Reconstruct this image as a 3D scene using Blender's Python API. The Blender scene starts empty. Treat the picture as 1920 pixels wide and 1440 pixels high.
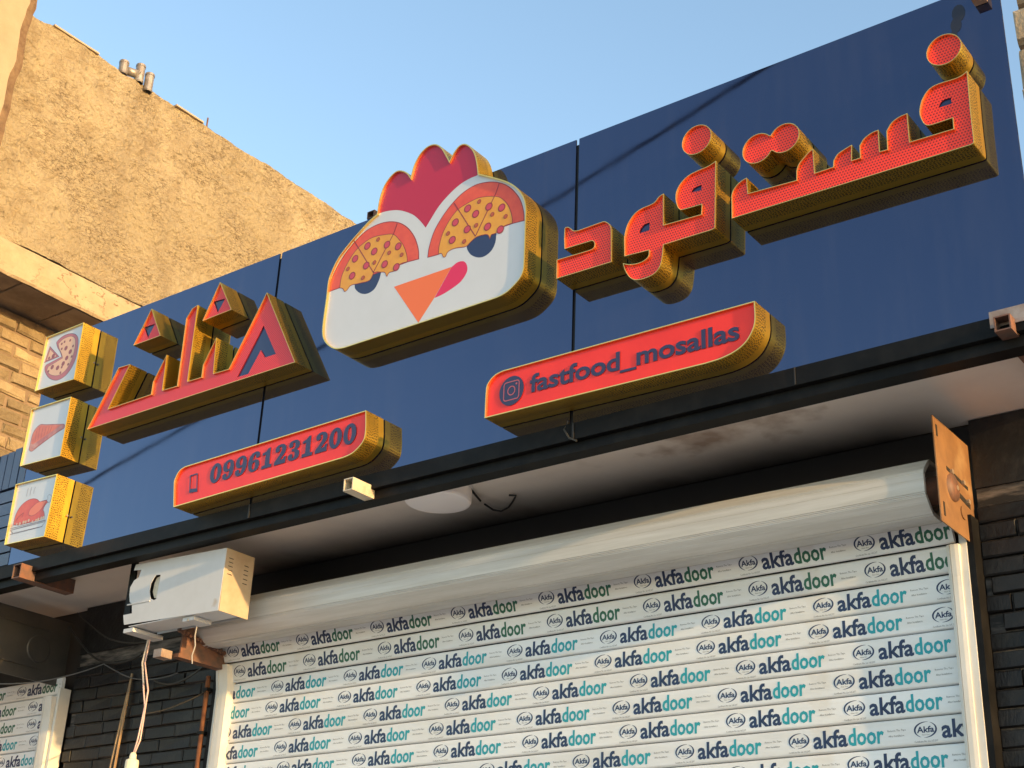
import bpy, bmesh, math, random
from mathutils import Vector, Matrix
from mathutils.geometry import delaunay_2d_cdt

random.seed(7)
scn = bpy.context.scene
COL = scn.collection
R = math.radians

# ------------------------------------------------------------------ camera
cam = bpy.data.cameras.new("camera")
cam_o = bpy.data.objects.new("camera", cam)
COL.objects.link(cam_o)
cam.sensor_width = 36.0
cam.lens = 50.3278
cam.clip_start = 0.05
cam.clip_end = 3000
cam_o.matrix_world = Matrix([[0.8011, 0.222528, 0.555626, 0.0], [0.59731, -0.35648, -0.718431, 0.0], [0.038199, 0.907416, -0.418494, 1.6], [0.0, 0.0, 0.0, 1.0]])
scn.camera = cam_o

# ------------------------------------------------------------------ light
SUN_EL, SUN_AZ = R(7.5), R(7.0)        # azimuth: in front of the facade plane, from the right
sun_dir = Vector((math.cos(SUN_EL)*math.cos(SUN_AZ), -math.cos(SUN_EL)*math.sin(SUN_AZ), math.sin(SUN_EL)))
world = bpy.data.worlds.new("World")
scn.world = world
world.use_nodes = True
wn = world.node_tree
for n in list(wn.nodes):
    wn.nodes.remove(n)
wo = wn.nodes.new('ShaderNodeOutputWorld')
wb = wn.nodes.new('ShaderNodeBackground')
ws = wn.nodes.new('ShaderNodeTexSky')
ws.sky_type = 'NISHITA'
ws.sun_disc = False
ws.sun_elevation = SUN_EL
ws.sun_rotation = R(90) + SUN_AZ
ws.air_density = 1.0
ws.dust_density = 0.6
ws.ozone_density = 1.2
wb.inputs['Strength'].default_value = 0.15
wn.links.new(ws.outputs[0], wb.inputs[0])
wn.links.new(wb.outputs[0], wo.inputs[0])
sl = bpy.data.lights.new("sun", 'SUN')
sl.energy = 2.0
sl.angle = R(0.55)
sl.color = (1.0, 0.62, 0.25)
sun = bpy.data.objects.new("sun", sl)
COL.objects.link(sun)
sun.rotation_euler = sun_dir.to_track_quat('Z', 'Y').to_euler()
sun.location = (20, -5, 12)
scn.view_settings.view_transform = 'Standard'
scn.view_settings.look = 'None'
scn.view_settings.gamma = 1.0
scn.view_settings.use_curve_mapping = False
scn.view_settings.exposure = 1.78

# ------------------------------------------------------------------ materials
def lin(c):
    return tuple(((v/255)/12.92 if v/255 <= 0.04045 else ((v/255+0.055)/1.055)**2.4) for v in c)

def nt(m):
    m.use_nodes = True
    t = m.node_tree
    return t, t.nodes['Principled BSDF']

def mat(name, col, rough=0.5, metal=0.0, col2=None, nscale=8.0, ncontrast=(0.35, 0.65), detail=6.0,
        bump=0.0, bscale=60.0, bdist=0.003, rnd=0.0, ior=None, coat=0.0, stretch=None, spec=None, col3=None, n3=2.0, n3r=(0.55, 0.7)):
    m = bpy.data.materials.new(name)
    t, b = nt(m)
    N, L = t.nodes, t.links
    b.inputs['Base Color'].default_value = (*col, 1)
    b.inputs['Roughness'].default_value = rough
    b.inputs['Metallic'].default_value = metal
    if ior: b.inputs['IOR'].default_value = ior
    if spec is not None: b.inputs['Specular IOR Level'].default_value = spec
    if coat: b.inputs['Coat Weight'].default_value = coat
    src = None
    if col2 or bump or rnd or col3:
        tc = N.new('ShaderNodeTexCoord')
        mp = N.new('ShaderNodeMapping')
        L.new(tc.outputs['Object'], mp.inputs[0])
        if stretch: mp.inputs['Scale'].default_value = stretch
        if rnd:
            oi = N.new('ShaderNodeObjectInfo')
            mu = N.new('ShaderNodeMath'); mu.operation = 'MULTIPLY'; mu.inputs[1].default_value = 37.0
            L.new(oi.outputs['Random'], mu.inputs[0])
            L.new(mu.outputs[0], mp.inputs['Location'])
    if col2:
        nz = N.new('ShaderNodeTexNoise')
        nz.inputs['Scale'].default_value = nscale; nz.inputs['Detail'].default_value = detail
        nz.inputs['Roughness'].default_value = 0.65
        L.new(mp.outputs[0], nz.inputs['Vector'])
        mr = N.new('ShaderNodeMapRange')
        mr.inputs['From Min'].default_value, mr.inputs['From Max'].default_value = ncontrast
        L.new(nz.outputs['Fac'], mr.inputs['Value'])
        mx = N.new('ShaderNodeMix'); mx.data_type = 'RGBA'
        mx.inputs['A'].default_value = (*col, 1); mx.inputs['B'].default_value = (*col2, 1)
        L.new(mr.outputs[0], mx.inputs['Factor'])
        src = mx.outputs['Result']
    if col3:
        nz = N.new('ShaderNodeTexNoise')
        nz.inputs['Scale'].default_value = n3; nz.inputs['Detail'].default_value = 4
        L.new(tc.outputs['Object'], nz.inputs['Vector'])
        mr = N.new('ShaderNodeMapRange')
        mr.inputs['From Min'].default_value, mr.inputs['From Max'].default_value = n3r
        L.new(nz.outputs['Fac'], mr.inputs['Value'])
        mx = N.new('ShaderNodeMix'); mx.data_type = 'RGBA'
        if src: L.new(src, mx.inputs['A'])
        else: mx.inputs['A'].default_value = (*col, 1)
        mx.inputs['B'].default_value = (*col3, 1)
        L.new(mr.outputs[0], mx.inputs['Factor'])
        src = mx.outputs['Result']
    if rnd:
        hs = N.new('ShaderNodeHueSaturation')
        mr = N.new('ShaderNodeMapRange')
        mr.inputs['To Min'].default_value = 1-rnd; mr.inputs['To Max'].default_value = 1+rnd
        L.new(oi.outputs['Random'], mr.inputs['Value'])
        L.new(mr.outputs[0], hs.inputs['Value'])
        if src: L.new(src, hs.inputs['Color'])
        else: hs.inputs['Color'].default_value = (*col, 1)
        src = hs.outputs[0]
    if src: L.new(src, b.inputs['Base Color'])
    if bump:
        nb = N.new('ShaderNodeTexNoise')
        nb.inputs['Scale'].default_value = bscale; nb.inputs['Detail'].default_value = 8
        nb.inputs['Roughness'].default_value = 0.6
        L.new(mp.outputs[0], nb.inputs['Vector'])
        bp = N.new('ShaderNodeBump'); bp.inputs['Strength'].default_value = bump
        bp.inputs['Distance'].default_value = bdist
        L.new(nb.outputs['Fac'], bp.inputs['Height'])
        L.new(bp.outputs[0], b.inputs['Normal'])
    return m

def lattice_gold():
    m = bpy.data.materials.new('gold_lattice_sheet')
    t, b = nt(m); N, L = t.nodes, t.links
    uv = N.new('ShaderNodeUVMap'); uv.uv_map = 'run'
    sp = N.new('ShaderNodeSeparateXYZ'); L.new(uv.outputs[0], sp.inputs[0])
    mp = N.new('ShaderNodeMapping'); mp.inputs['Scale'].default_value = (1/0.0105, 0.1/0.0075, 1)
    L.new(uv.outputs[0], mp.inputs[0])
    vo = N.new('ShaderNodeTexVoronoi'); vo.feature = 'DISTANCE_TO_EDGE'; vo.voronoi_dimensions = '2D'
    vo.inputs['Scale'].default_value = 1.0; vo.inputs['Randomness'].default_value = 0.75
    L.new(mp.outputs[0], vo.inputs['Vector'])
    lt = N.new('ShaderNodeMapRange'); lt.inputs['From Min'].default_value = 0.15; lt.inputs['From Max'].default_value = 0.28
    L.new(vo.outputs['Distance'], lt.inputs['Value'])
    g1 = N.new('ShaderNodeMath'); g1.operation = 'GREATER_THAN'; g1.inputs[1].default_value = 0.05
    g2 = N.new('ShaderNodeMath'); g2.operation = 'LESS_THAN'; g2.inputs[1].default_value = 0.70
    L.new(sp.outputs['Y'], g1.inputs[0]); L.new(sp.outputs['Y'], g2.inputs[0])
    mm = N.new('ShaderNodeMath'); mm.operation = 'MULTIPLY'; L.new(g1.outputs[0], mm.inputs[0]); L.new(g2.outputs[0], mm.inputs[1])
    m3 = N.new('ShaderNodeMath'); m3.operation = 'MULTIPLY'; L.new(mm.outputs[0], m3.inputs[0]); L.new(lt.outputs[0], m3.inputs[1])
    nz = N.new('ShaderNodeTexNoise'); nz.inputs['Scale'].default_value = 14
    tc = N.new('ShaderNodeTexCoord'); L.new(tc.outputs['Object'], nz.inputs['Vector'])
    mx0 = N.new('ShaderNodeMix'); mx0.data_type = 'RGBA'
    mx0.inputs['A'].default_value = (1.0, 0.62, 0.07, 1); mx0.inputs['B'].default_value = (0.94, 0.54, 0.06, 1)
    L.new(nz.outputs['Fac'], mx0.inputs['Factor'])
    mx = N.new('ShaderNodeMix'); mx.data_type = 'RGBA'
    mx.inputs['B'].default_value = (0.20, 0.095, 0.025, 1)
    L.new(mx0.outputs['Result'], mx.inputs['A'])
    L.new(m3.outputs[0], mx.inputs['Factor'])
    L.new(mx.outputs['Result'], b.inputs['Base Color'])
    me = N.new('ShaderNodeMapRange'); me.inputs['To Min'].default_value = 1.0; me.inputs['To Max'].default_value = 0.9
    L.new(m3.outputs[0], me.inputs['Value']); L.new(me.outputs[0], b.inputs['Metallic'])
    b.inputs['Roughness'].default_value = 0.40
    nb = N.new('ShaderNodeTexNoise'); nb.inputs['Scale'].default_value = 9; L.new(tc.outputs['Object'], nb.inputs['Vector'])
    bp = N.new('ShaderNodeBump'); bp.inputs['Strength'].default_value = 0.15; bp.inputs['Distance'].default_value = 0.02
    L.new(nb.outputs['Fac'], bp.inputs['Height']); L.new(bp.outputs[0], b.inputs['Normal'])
    return m

def perforated(name, col, dark, pitch, rad, ang=0.0, stretch=1.0):
    m = bpy.data.materials.new(name)
    t, b = nt(m); N, L = t.nodes, t.links
    tc = N.new('ShaderNodeTexCoord'); mp = N.new('ShaderNodeMapping')
    mp.inputs['Rotation'].default_value = (0, ang, 0)
    mp.inputs['Scale'].default_value = (1/pitch, 1/pitch, stretch/pitch)
    L.new(tc.outputs['Object'], mp.inputs[0])
    sp = N.new('ShaderNodeSeparateXYZ'); L.new(mp.outputs[0], sp.inputs[0])
    # staggered rows of pin holes
    fl = N.new('ShaderNodeMath'); fl.operation = 'FLOOR'; L.new(sp.outputs['Z'], fl.inputs[0])
    hf = N.new('ShaderNodeMath'); hf.operation = 'MULTIPLY_ADD'; hf.inputs[1].default_value = 0.5; L.new(fl.outputs[0], hf.inputs[0]); L.new(sp.outputs['X'], hf.inputs[2])
    fx = N.new('ShaderNodeMath'); fx.operation = 'FRACT'; L.new(hf.outputs[0], fx.inputs[0])
    fz = N.new('ShaderNodeMath'); fz.operation = 'FRACT'; L.new(sp.outputs['Z'], fz.inputs[0])
    cb = N.new('ShaderNodeCombineXYZ'); L.new(fx.outputs[0], cb.inputs[0]); L.new(fz.outputs[0], cb.inputs[1])
    ds = N.new('ShaderNodeVectorMath'); ds.operation = 'DISTANCE'; ds.inputs[1].default_value = (0.5, 0.5, 0)
    L.new(cb.outputs[0], ds.inputs[0])
    mr = N.new('ShaderNodeMapRange'); mr.inputs['From Min'].default_value = rad; mr.inputs['From Max'].default_value = rad+0.1
    mr.inputs['To Min'].default_value = 1; mr.inputs['To Max'].default_value = 0
    L.new(ds.outputs['Value'], mr.inputs['Value'])
    mx = N.new('ShaderNodeMix'); mx.data_type = 'RGBA'
    mx.inputs['A'].default_value = (*col, 1); mx.inputs['B'].default_value = (*dark, 1)
    L.new(mr.outputs[0], mx.inputs['Factor']); L.new(mx.outputs['Result'], b.inputs['Base Color'])
    b.inputs['Roughness'].default_value = 0.35
    return m

def panel_navy():
    m = bpy.data.materials.new('navy_gloss_panel')
    t, b = nt(m); N, L = t.nodes, t.links
    tc = N.new('ShaderNodeTexCoord')
    nz = N.new('ShaderNodeTexNoise'); nz.inputs['Scale'].default_value = 2.2; nz.inputs['Detail'].default_value = 8
    L.new(tc.outputs['Object'], nz.inputs['Vector'])
    mx = N.new('ShaderNodeMix'); mx.data_type = 'RGBA'
    mx.inputs['A'].default_value = (0.003, 0.004, 0.014, 1); mx.inputs['B'].default_value = (0.006, 0.007, 0.020, 1)
    L.new(nz.outputs['Fac'], mx.inputs['Factor'])
    mp = N.new('ShaderNodeMapping'); mp.inputs['Scale'].default_value = (7, 1, 0.7); L.new(tc.outputs['Object'], mp.inputs[0])
    nd = N.new('ShaderNodeTexNoise'); nd.inputs['Scale'].default_value = 1.6; nd.inputs['Detail'].default_value = 8; nd.inputs['Roughness'].default_value = 0.6
    L.new(mp.outputs[0], nd.inputs['Vector'])
    md = N.new('ShaderNodeMapRange'); md.inputs['From Min'].default_value = 0.48; md.inputs['From Max'].default_value = 0.80; md.inputs['To Max'].default_value = 0.35
    L.new(nd.outputs['Fac'], md.inputs['Value'])
    mx2 = N.new('ShaderNodeMix'); mx2.data_type = 'RGBA'; mx2.inputs['B'].default_value = (0.045, 0.042, 0.042, 1)
    L.new(mx.outputs['Result'], mx2.inputs['A']); L.new(md.outputs[0], mx2.inputs['Factor']); L.new(mx2.outputs['Result'], b.inputs['Base Color'])
    b.inputs['IOR'].default_value = 2.3
    b.inputs['Specular Tint'].default_value = (0.52, 0.64, 1.0, 1)
    n2 = N.new('ShaderNodeTexNoise'); n2.inputs['Scale'].default_value = 5; n2.inputs['Detail'].default_value = 7
    L.new(tc.outputs['Object'], n2.inputs['Vector'])
    mr = N.new('ShaderNodeMapRange'); mr.inputs['To Min'].default_value = 0.018; mr.inputs['To Max'].default_value = 0.05
    mr.inputs['From Min'].default_value = 0.3; mr.inputs['From Max'].default_value = 0.8
    L.new(n2.outputs['Fac'], mr.inputs['Value']); L.new(mr.outputs[0], b.inputs['Roughness'])
    nb = N.new('ShaderNodeTexNoise'); nb.inputs['Scale'].default_value = 3.0; nb.inputs['Detail'].default_value = 2
    L.new(tc.outputs['Object'], nb.inputs['Vector'])
    bp = N.new('ShaderNodeBump'); bp.inputs['Strength'].default_value = 0.006; bp.inputs['Distance'].default_value = 0.05
    L.new(nb.outputs['Fac'], bp.inputs['Height']); L.new(bp.outputs[0], b.inputs['Normal'])
    return m

M = {}
M['navy'] = panel_navy()
M['lattice'] = lattice_gold()
M['gold'] = mat('gold_edge', (0.95, 0.64, 0.20), 0.34, 0.95)
M['redA'] = perforated('red_perforated_face', lin((246, 60, 32)), lin((110, 10, 14)), 0.0098, 0.20)
M['redB'] = perforated('red_hatched_face', lin((236, 50, 46)), lin((120, 28, 50)), 0.0075, 0.22, 0.35, 1.0)
M['red'] = mat('red_acrylic', lin((246, 56, 40)), 0.25, col2=lin((236, 50, 38)), nscale=6, spec=0.4)
M['reddark'] = mat('dark_red_cut_edge', lin((110, 16, 20)), 0.4)
M['white'] = mat('white_acrylic', (0.62, 0.63, 0.66), 0.22, col2=(0.59, 0.60, 0.625), nscale=5)
M['inlay'] = mat('navy_inlay', lin((50, 50, 82)), 0.2, ior=1.5)
M['inlaynavy'] = mat('recessed_navy', lin((38, 46, 84)), 0.12, ior=1.6)
M['badgeline'] = mat('badge_line', lin((176, 84, 96)), 0.35)
M['crimson'] = mat('crimson_print', lin((186, 30, 62)), 0.3)
M['crust'] = mat('crust_print', lin((226, 88, 58)), 0.3, col2=lin((214, 74, 54)), nscale=22)
M['cheese'] = mat('cheese_print', lin((226, 160, 50)), 0.3, col2=lin((216, 144, 44)), nscale=14)
M['maroon'] = mat('maroon_print', lin((142, 44, 50)), 0.35)
M['pepperoni'] = mat('pepperoni_print', lin((196, 66, 82)), 0.35)
M['pepdark'] = mat('pepperoni_small_print', lin((176, 84, 46)), 0.35)
M['iris'] = mat('navy_print', lin((44, 56, 92)), 0.25)
M['orange'] = mat('orange_print', lin((238, 112, 52)), 0.3)
M['pink'] = mat('pink_print', lin((220, 36, 84)), 0.3)
M['pzcrust'] = mat('pale_crust_print', lin((186, 108, 112)), 0.35)
M['pzcheese'] = mat('pale_cheese_print', lin((228, 180, 146)), 0.35)
M['pzpep'] = mat('dull_pepperoni_print', lin((150, 78, 78)), 0.35)
M['steak'] = mat('steak_print', lin((222, 122, 92)), 0.35, col2=lin((208, 104, 84)), nscale=20)
M['steakedge'] = mat('steak_edge_print', lin((180, 100, 98)), 0.35, col2=lin((206, 150, 136)), nscale=16)
M['steakline'] = mat('grill_line_print', lin((176, 92, 84)), 0.35)
M['turkey'] = mat('roast_print', lin((224, 96, 66)), 0.35, col2=lin((206, 72, 62)), nscale=14)
M['turkeyhi'] = mat('roast_light_print', lin((232, 120, 84)), 0.35)
M['garnish'] = mat('garnish_print', lin((212, 176, 150)), 0.35)
M['dline'] = mat('dark_line_print', lin((92, 62, 78)), 0.4)
M['black'] = mat('black_trim', (0.006, 0.006, 0.0065), 0.5, col2=(0.017, 0.016, 0.0155), nscale=9, ncontrast=(0.45, 0.8), spec=0.12)
M['blackgap'] = mat('black_backing', (0.012, 0.012, 0.014), 0.6)
M['steel'] = mat('rusty_primer_steel', (0.20, 0.085, 0.05), 0.6, col2=(0.09, 0.06, 0.05), nscale=20, bump=0.3)
M['tubecut'] = mat('grey_primed_steel', (0.36, 0.30, 0.27), 0.5, 0.2, col2=(0.25, 0.16, 0.12), nscale=18, bump=0.2)
M['cream'] = mat('cream_painted_steel', (0.62, 0.52, 0.38), 0.45, col2=(0.30, 0.22, 0.15), nscale=14, ncontrast=(0.5, 0.75), bump=0.15)
M['soffit'] = mat('soffit_paint', (0.80, 0.735, 0.68), 0.6, col2=(0.70, 0.63, 0.58), nscale=1.6, bump=0.08, bscale=30, col3=(0.25, 0.16, 0.10), n3=2.6, n3r=(0.60, 0.80))
def soffit_shade_overspray(m):
    """black wall paint on the ceiling over the shutter bay, back shade painted in"""
    t, b = nt(m); N, L = t.nodes, t.links
    old = b.inputs['Base Color'].links[0].from_socket
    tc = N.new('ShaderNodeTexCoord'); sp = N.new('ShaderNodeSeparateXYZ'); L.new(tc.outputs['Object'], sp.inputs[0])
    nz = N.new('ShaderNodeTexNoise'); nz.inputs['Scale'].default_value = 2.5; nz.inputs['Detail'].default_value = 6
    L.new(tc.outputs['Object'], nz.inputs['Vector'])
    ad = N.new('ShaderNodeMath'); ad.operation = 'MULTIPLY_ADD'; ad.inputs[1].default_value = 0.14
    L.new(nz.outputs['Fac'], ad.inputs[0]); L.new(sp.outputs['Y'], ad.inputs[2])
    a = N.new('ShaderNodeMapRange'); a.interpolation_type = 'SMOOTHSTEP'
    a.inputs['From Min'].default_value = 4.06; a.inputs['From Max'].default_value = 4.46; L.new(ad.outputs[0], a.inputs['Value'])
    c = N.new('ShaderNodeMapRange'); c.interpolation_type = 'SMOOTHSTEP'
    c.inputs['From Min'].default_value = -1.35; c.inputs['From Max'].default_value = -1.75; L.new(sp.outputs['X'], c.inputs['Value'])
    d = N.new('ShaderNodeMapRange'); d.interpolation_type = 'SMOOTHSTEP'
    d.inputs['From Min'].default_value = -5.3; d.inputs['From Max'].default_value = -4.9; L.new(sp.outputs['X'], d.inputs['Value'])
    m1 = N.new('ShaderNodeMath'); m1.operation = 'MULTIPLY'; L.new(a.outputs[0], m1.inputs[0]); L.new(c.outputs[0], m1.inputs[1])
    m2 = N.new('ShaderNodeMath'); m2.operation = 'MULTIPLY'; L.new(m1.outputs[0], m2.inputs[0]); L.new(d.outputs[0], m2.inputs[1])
    mx = N.new('ShaderNodeMix'); mx.data_type = 'RGBA'; mx.inputs['B'].default_value = (0.014, 0.014, 0.015, 1)  # black fade: shade at the back mixed into the colour with wall paint
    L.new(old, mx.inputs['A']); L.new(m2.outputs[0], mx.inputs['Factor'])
    # brown damp marks on the paint, right of the middle
    ds = N.new('ShaderNodeVectorMath'); ds.operation = 'SUBTRACT'; ds.inputs[1].default_value = (-2.13, 3.97, 3.509); L.new(tc.outputs['Object'], ds.inputs[0])
    sc = N.new('ShaderNodeVectorMath'); sc.operation = 'MULTIPLY'; sc.inputs[1].default_value = (2.2, 6.0, 0); L.new(ds.outputs[0], sc.inputs[0])
    ln = N.new('ShaderNodeVectorMath'); ln.operation = 'LENGTH'; L.new(sc.outputs[0], ln.inputs[0])
    n4 = N.new('ShaderNodeTexNoise'); n4.inputs['Scale'].default_value = 7; n4.inputs['Detail'].default_value = 7; L.new(tc.outputs['Object'], n4.inputs['Vector'])
    e1 = N.new('ShaderNodeMath'); e1.operation = 'MULTIPLY_ADD'; e1.inputs[1].default_value = -2.6; L.new(n4.outputs['Fac'], e1.inputs[0]); L.new(ln.outputs['Value'], e1.inputs[2])
    e2 = N.new('ShaderNodeMapRange'); e2.inputs['From Min'].default_value = -0.55; e2.inputs['From Max'].default_value = -1.15; e2.inputs['To Max'].default_value = 0.7; L.new(e1.outputs[0], e2.inputs['Value'])
    m5 = N.new('ShaderNodeMix'); m5.data_type = 'RGBA'; m5.inputs['B'].default_value = (0.22, 0.125, 0.075, 1)
    L.new(mx.outputs['Result'], m5.inputs['A']); L.new(e2.outputs[0], m5.inputs['Factor']); L.new(m5.outputs['Result'], b.inputs['Base Color'])
soffit_shade_overspray(M['soffit'])
def crevices(m, dark, s=16.0, w=0.022):
    """thin dark cracks and straw pits"""
    t, b = nt(m); N, L = t.nodes, t.links
    old = b.inputs['Base Color'].links[0].from_socket
    tc = N.new('ShaderNodeTexCoord')
    mp = N.new('ShaderNodeMapping'); mp.inputs['Rotation'].default_value = (0.5, 0, 0); mp.inputs['Scale'].default_value = (1, 0.6, 1.3)
    L.new(tc.outputs['Object'], mp.inputs[0])
    n1 = N.new('ShaderNodeTexNoise'); n1.inputs['Scale'].default_value = s; n1.inputs['Detail'].default_value = 5; n1.inputs['Roughness'].default_value = 0.62
    n2 = N.new('ShaderNodeTexNoise'); n2.inputs['Scale'].default_value = 2.3; n2.inputs['Detail'].default_value = 3
    L.new(mp.outputs[0], n1.inputs['Vector']); L.new(tc.outputs['Object'], n2.inputs['Vector'])
    s1 = N.new('ShaderNodeMath'); s1.operation = 'SUBTRACT'; s1.inputs[1].default_value = 0.5; L.new(n1.outputs['Fac'], s1.inputs[0])
    s2 = N.new('ShaderNodeMath'); s2.operation = 'ABSOLUTE'; L.new(s1.outputs[0], s2.inputs[0])
    a = N.new('ShaderNodeMapRange'); a.inputs['From Min'].default_value = 0.0; a.inputs['From Max'].default_value = w
    a.inputs['To Min'].default_value = 1; a.inputs['To Max'].default_value = 0; L.new(s2.outputs[0], a.inputs['Value'])
    c = N.new('ShaderNodeMapRange'); c.inputs['From Min'].default_value = 0.42; c.inputs['From Max'].default_value = 0.6; L.new(n2.outputs['Fac'], c.inputs['Value'])
    mu = N.new('ShaderNodeMath'); mu.operation = 'MULTIPLY'; L.new(a.outputs[0], mu.inputs[0]); L.new(c.outputs[0], mu.inputs[1])
    mx = N.new('ShaderNodeMix'); mx.data_type = 'RGBA'; mx.inputs['B'].default_value = (*dark, 1)
    L.new(old, mx.inputs['A']); L.new(mu.outputs[0], mx.inputs['Factor']); L.new(mx.outputs['Result'], b.inputs['Base Color'])
M['plaster'] = mat('straw_plaster', (0.48, 0.40, 0.265), 0.95, col2=(0.27, 0.20, 0.115), nscale=6.5, ncontrast=(0.46, 0.78), detail=9, bump=1.0, bscale=34, bdist=0.06, col3=(0.42, 0.345, 0.22), n3=1.1, n3r=(0.48, 0.62))
M['beam'] = mat('smooth_plaster_beam', (0.42, 0.335, 0.225), 0.95, col2=(0.34, 0.26, 0.165), nscale=6, bump=0.5, bscale=18, bdist=0.02)
crevices(M['plaster'], (0.11, 0.07, 0.035))
crevices(M['plaster'], (0.17, 0.115, 0.06), 30.0, 0.020)
def run_stains(m, col, s=1.0):
    """old water runs below the roof edge"""
    t, b = nt(m); N, L = t.nodes, t.links
    old = b.inputs['Base Color'].links[0].from_socket
    tc = N.new('ShaderNodeTexCoord'); mp = N.new('ShaderNodeMapping'); mp.inputs['Scale'].default_value = (1, 3.2*s, 0.45*s)
    L.new(tc.outputs['Object'], mp.inputs[0])
    n1 = N.new('ShaderNodeTexNoise'); n1.inputs['Scale'].default_value = 1.0; n1.inputs['Detail'].default_value = 9; n1.inputs['Roughness'].default_value = 0.68
    L.new(mp.outputs[0], n1.inputs['Vector'])
    a = N.new('ShaderNodeMapRange'); a.inputs['From Min'].default_value = 0.50; a.inputs['From Max'].default_value = 0.72; a.inputs['To Max'].default_value = 0.75
    L.new(n1.outputs['Fac'], a.inputs['Value'])
    mx = N.new('ShaderNodeMix'); mx.data_type = 'RGBA'; mx.inputs['B'].default_value = (*col, 1)
    L.new(old, mx.inputs['A']); L.new(a.outputs[0], mx.inputs['Factor']); L.new(mx.outputs['Result'], b.inputs['Base Color'])
run_stains(M['plaster'], (0.31, 0.245, 0.155))
crevices(M['beam'], (0.13, 0.08, 0.045), 5.0, 0.014)
M['pier'] = mat('painted_plaster_pier', (0.36, 0.30, 0.205), 0.9, col2=(0.31, 0.24, 0.16), nscale=3, bump=0.3, bscale=25, bdist=0.02)
M['rustedge'] = mat('weathered_brown_edge', (0.12, 0.07, 0.04), 0.95, col2=(0.22, 0.145, 0.08), nscale=12, bump=0.8, bscale=30, bdist=0.02)
M['ybrick'] = mat('buff_brick', (0.29, 0.225, 0.135), 0.95, col2=(0.20, 0.145, 0.08), nscale=9, bump=1.0, bscale=20, bdist=0.02, rnd=0.42)
M['mortar'] = mat('clay_mortar', (0.24, 0.17, 0.11), 1.0, col2=(0.17, 0.12, 0.08), nscale=14, bump=0.5, bscale=40, bdist=0.01)
M['slab'] = mat('dusty_soffit_slab', (0.30, 0.24, 0.18), 0.95, col2=(0.2, 0.15, 0.11), nscale=7, bump=0.4, bscale=30, bdist=0.008, rnd=0.15)
M['bbrick'] = mat('black_painted_brick', (0.011, 0.011, 0.0125), 0.42, col2=(0.028, 0.027, 0.027), nscale=16, ncontrast=(0.5, 0.8), bump=0.6, bscale=55, bdist=0.004, rnd=0.4, spec=0.28)
M['bmortar'] = mat('black_painted_joint', (0.012, 0.012, 0.013), 0.7, col2=(0.20, 0.17, 0.15), nscale=5, ncontrast=(0.42, 0.66), stretch=(1, 1, 6))
M['stone'] = mat('rough_stone', (0.36, 0.29, 0.205), 0.95, col2=(0.27, 0.21, 0.145), nscale=5, bump=0.8, bscale=12, bdist=0.03, rnd=0.12)
M['alu'] = mat('aluminium_slat', (0.60, 0.585, 0.565), 0.38, 0.05, col2=(0.48, 0.46, 0.43), nscale=3, stretch=(0.6, 4, 14), bump=0.05, bscale=30, bdist=0.002)
M['film'] = mat('taped_slat', (0.76, 0.775, 0.79), 0.35, col2=(0.68, 0.67, 0.645), nscale=2.2, stretch=(0.7, 3, 5), ncontrast=(0.42, 0.72), rnd=0.05, col3=(0.56, 0.46, 0.33), n3=3.0, n3r=(0.62, 0.80), bump=0.5, bscale=18, bdist=0.003)
M['guide'] = mat('white_guide_rail', (0.70, 0.69, 0.66), 0.5, col2=(0.62, 0.60, 0.55), nscale=5, spec=0.25)
M['inknavy'] = mat('navy_ink', (0.008, 0.016, 0.052), 0.4, col2=(0.012, 0.045, 0.15), nscale=1.3, ncontrast=(0.4, 0.6))
M['inkteal'] = mat('teal_ink', (0.005, 0.28, 0.36), 0.4, col2=(0.02, 0.36, 0.38), nscale=1.3, ncontrast=(0.4, 0.6))
M['inkgreen'] = mat('green_ink', (0.012, 0.105, 0.060), 0.4, col2=(0.015, 0.14, 0.10), nscale=1.3, ncontrast=(0.4, 0.6))
M['inkgrey'] = mat('grey_ink', (0.13, 0.13, 0.13), 0.5)
M['plate'] = mat('brown_bracket_plate', (0.29, 0.155, 0.07), 0.5, 0.25, col2=(0.20, 0.105, 0.05), nscale=9, bump=0.1, col3=(0.42, 0.28, 0.15), n3=6, n3r=(0.55, 0.7))
M['darkplate'] = mat('black_bracket_plate', (0.035, 0.035, 0.036), 0.45, col2=(0.06, 0.055, 0.05), nscale=6)
M['void'] = mat('dark_slot', (0.01, 0.008, 0.007), 0.8)
M['bolt'] = mat('bolt_steel', (0.45, 0.36, 0.28), 0.4, 0.6)
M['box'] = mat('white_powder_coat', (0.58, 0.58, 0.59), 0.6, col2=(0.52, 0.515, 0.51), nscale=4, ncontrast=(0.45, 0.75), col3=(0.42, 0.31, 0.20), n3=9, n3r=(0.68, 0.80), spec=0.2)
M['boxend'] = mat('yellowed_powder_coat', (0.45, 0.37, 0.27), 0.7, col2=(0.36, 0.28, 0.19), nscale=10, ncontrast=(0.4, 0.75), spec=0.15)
M['lamp'] = mat('opal_diffuser', (0.90, 0.86, 0.87), 0.35)
M['wireblack'] = mat('black_wire', (0.02, 0.02, 0.02), 0.5)
M['wirepink'] = mat('pinkish_wire', (0.62, 0.42, 0.38), 0.5)
M['wiregrey'] = mat('grey_wire', (0.10, 0.10, 0.10), 0.5)
M['wirepale'] = mat('pale_wire', (0.40, 0.38, 0.36), 0.5)
M['strip'] = mat('tan_cable_cover', (0.42, 0.27, 0.13), 0.5, col2=(0.22, 0.14, 0.08), nscale=20)
M['copper'] = mat('copper_brown_pipe', (0.38, 0.17, 0.09), 0.38, 0.5, col2=(0.2, 0.09, 0.06), nscale=22)
M['socket'] = mat('ivory_plastic', (0.74, 0.66, 0.48), 0.4)
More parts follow.
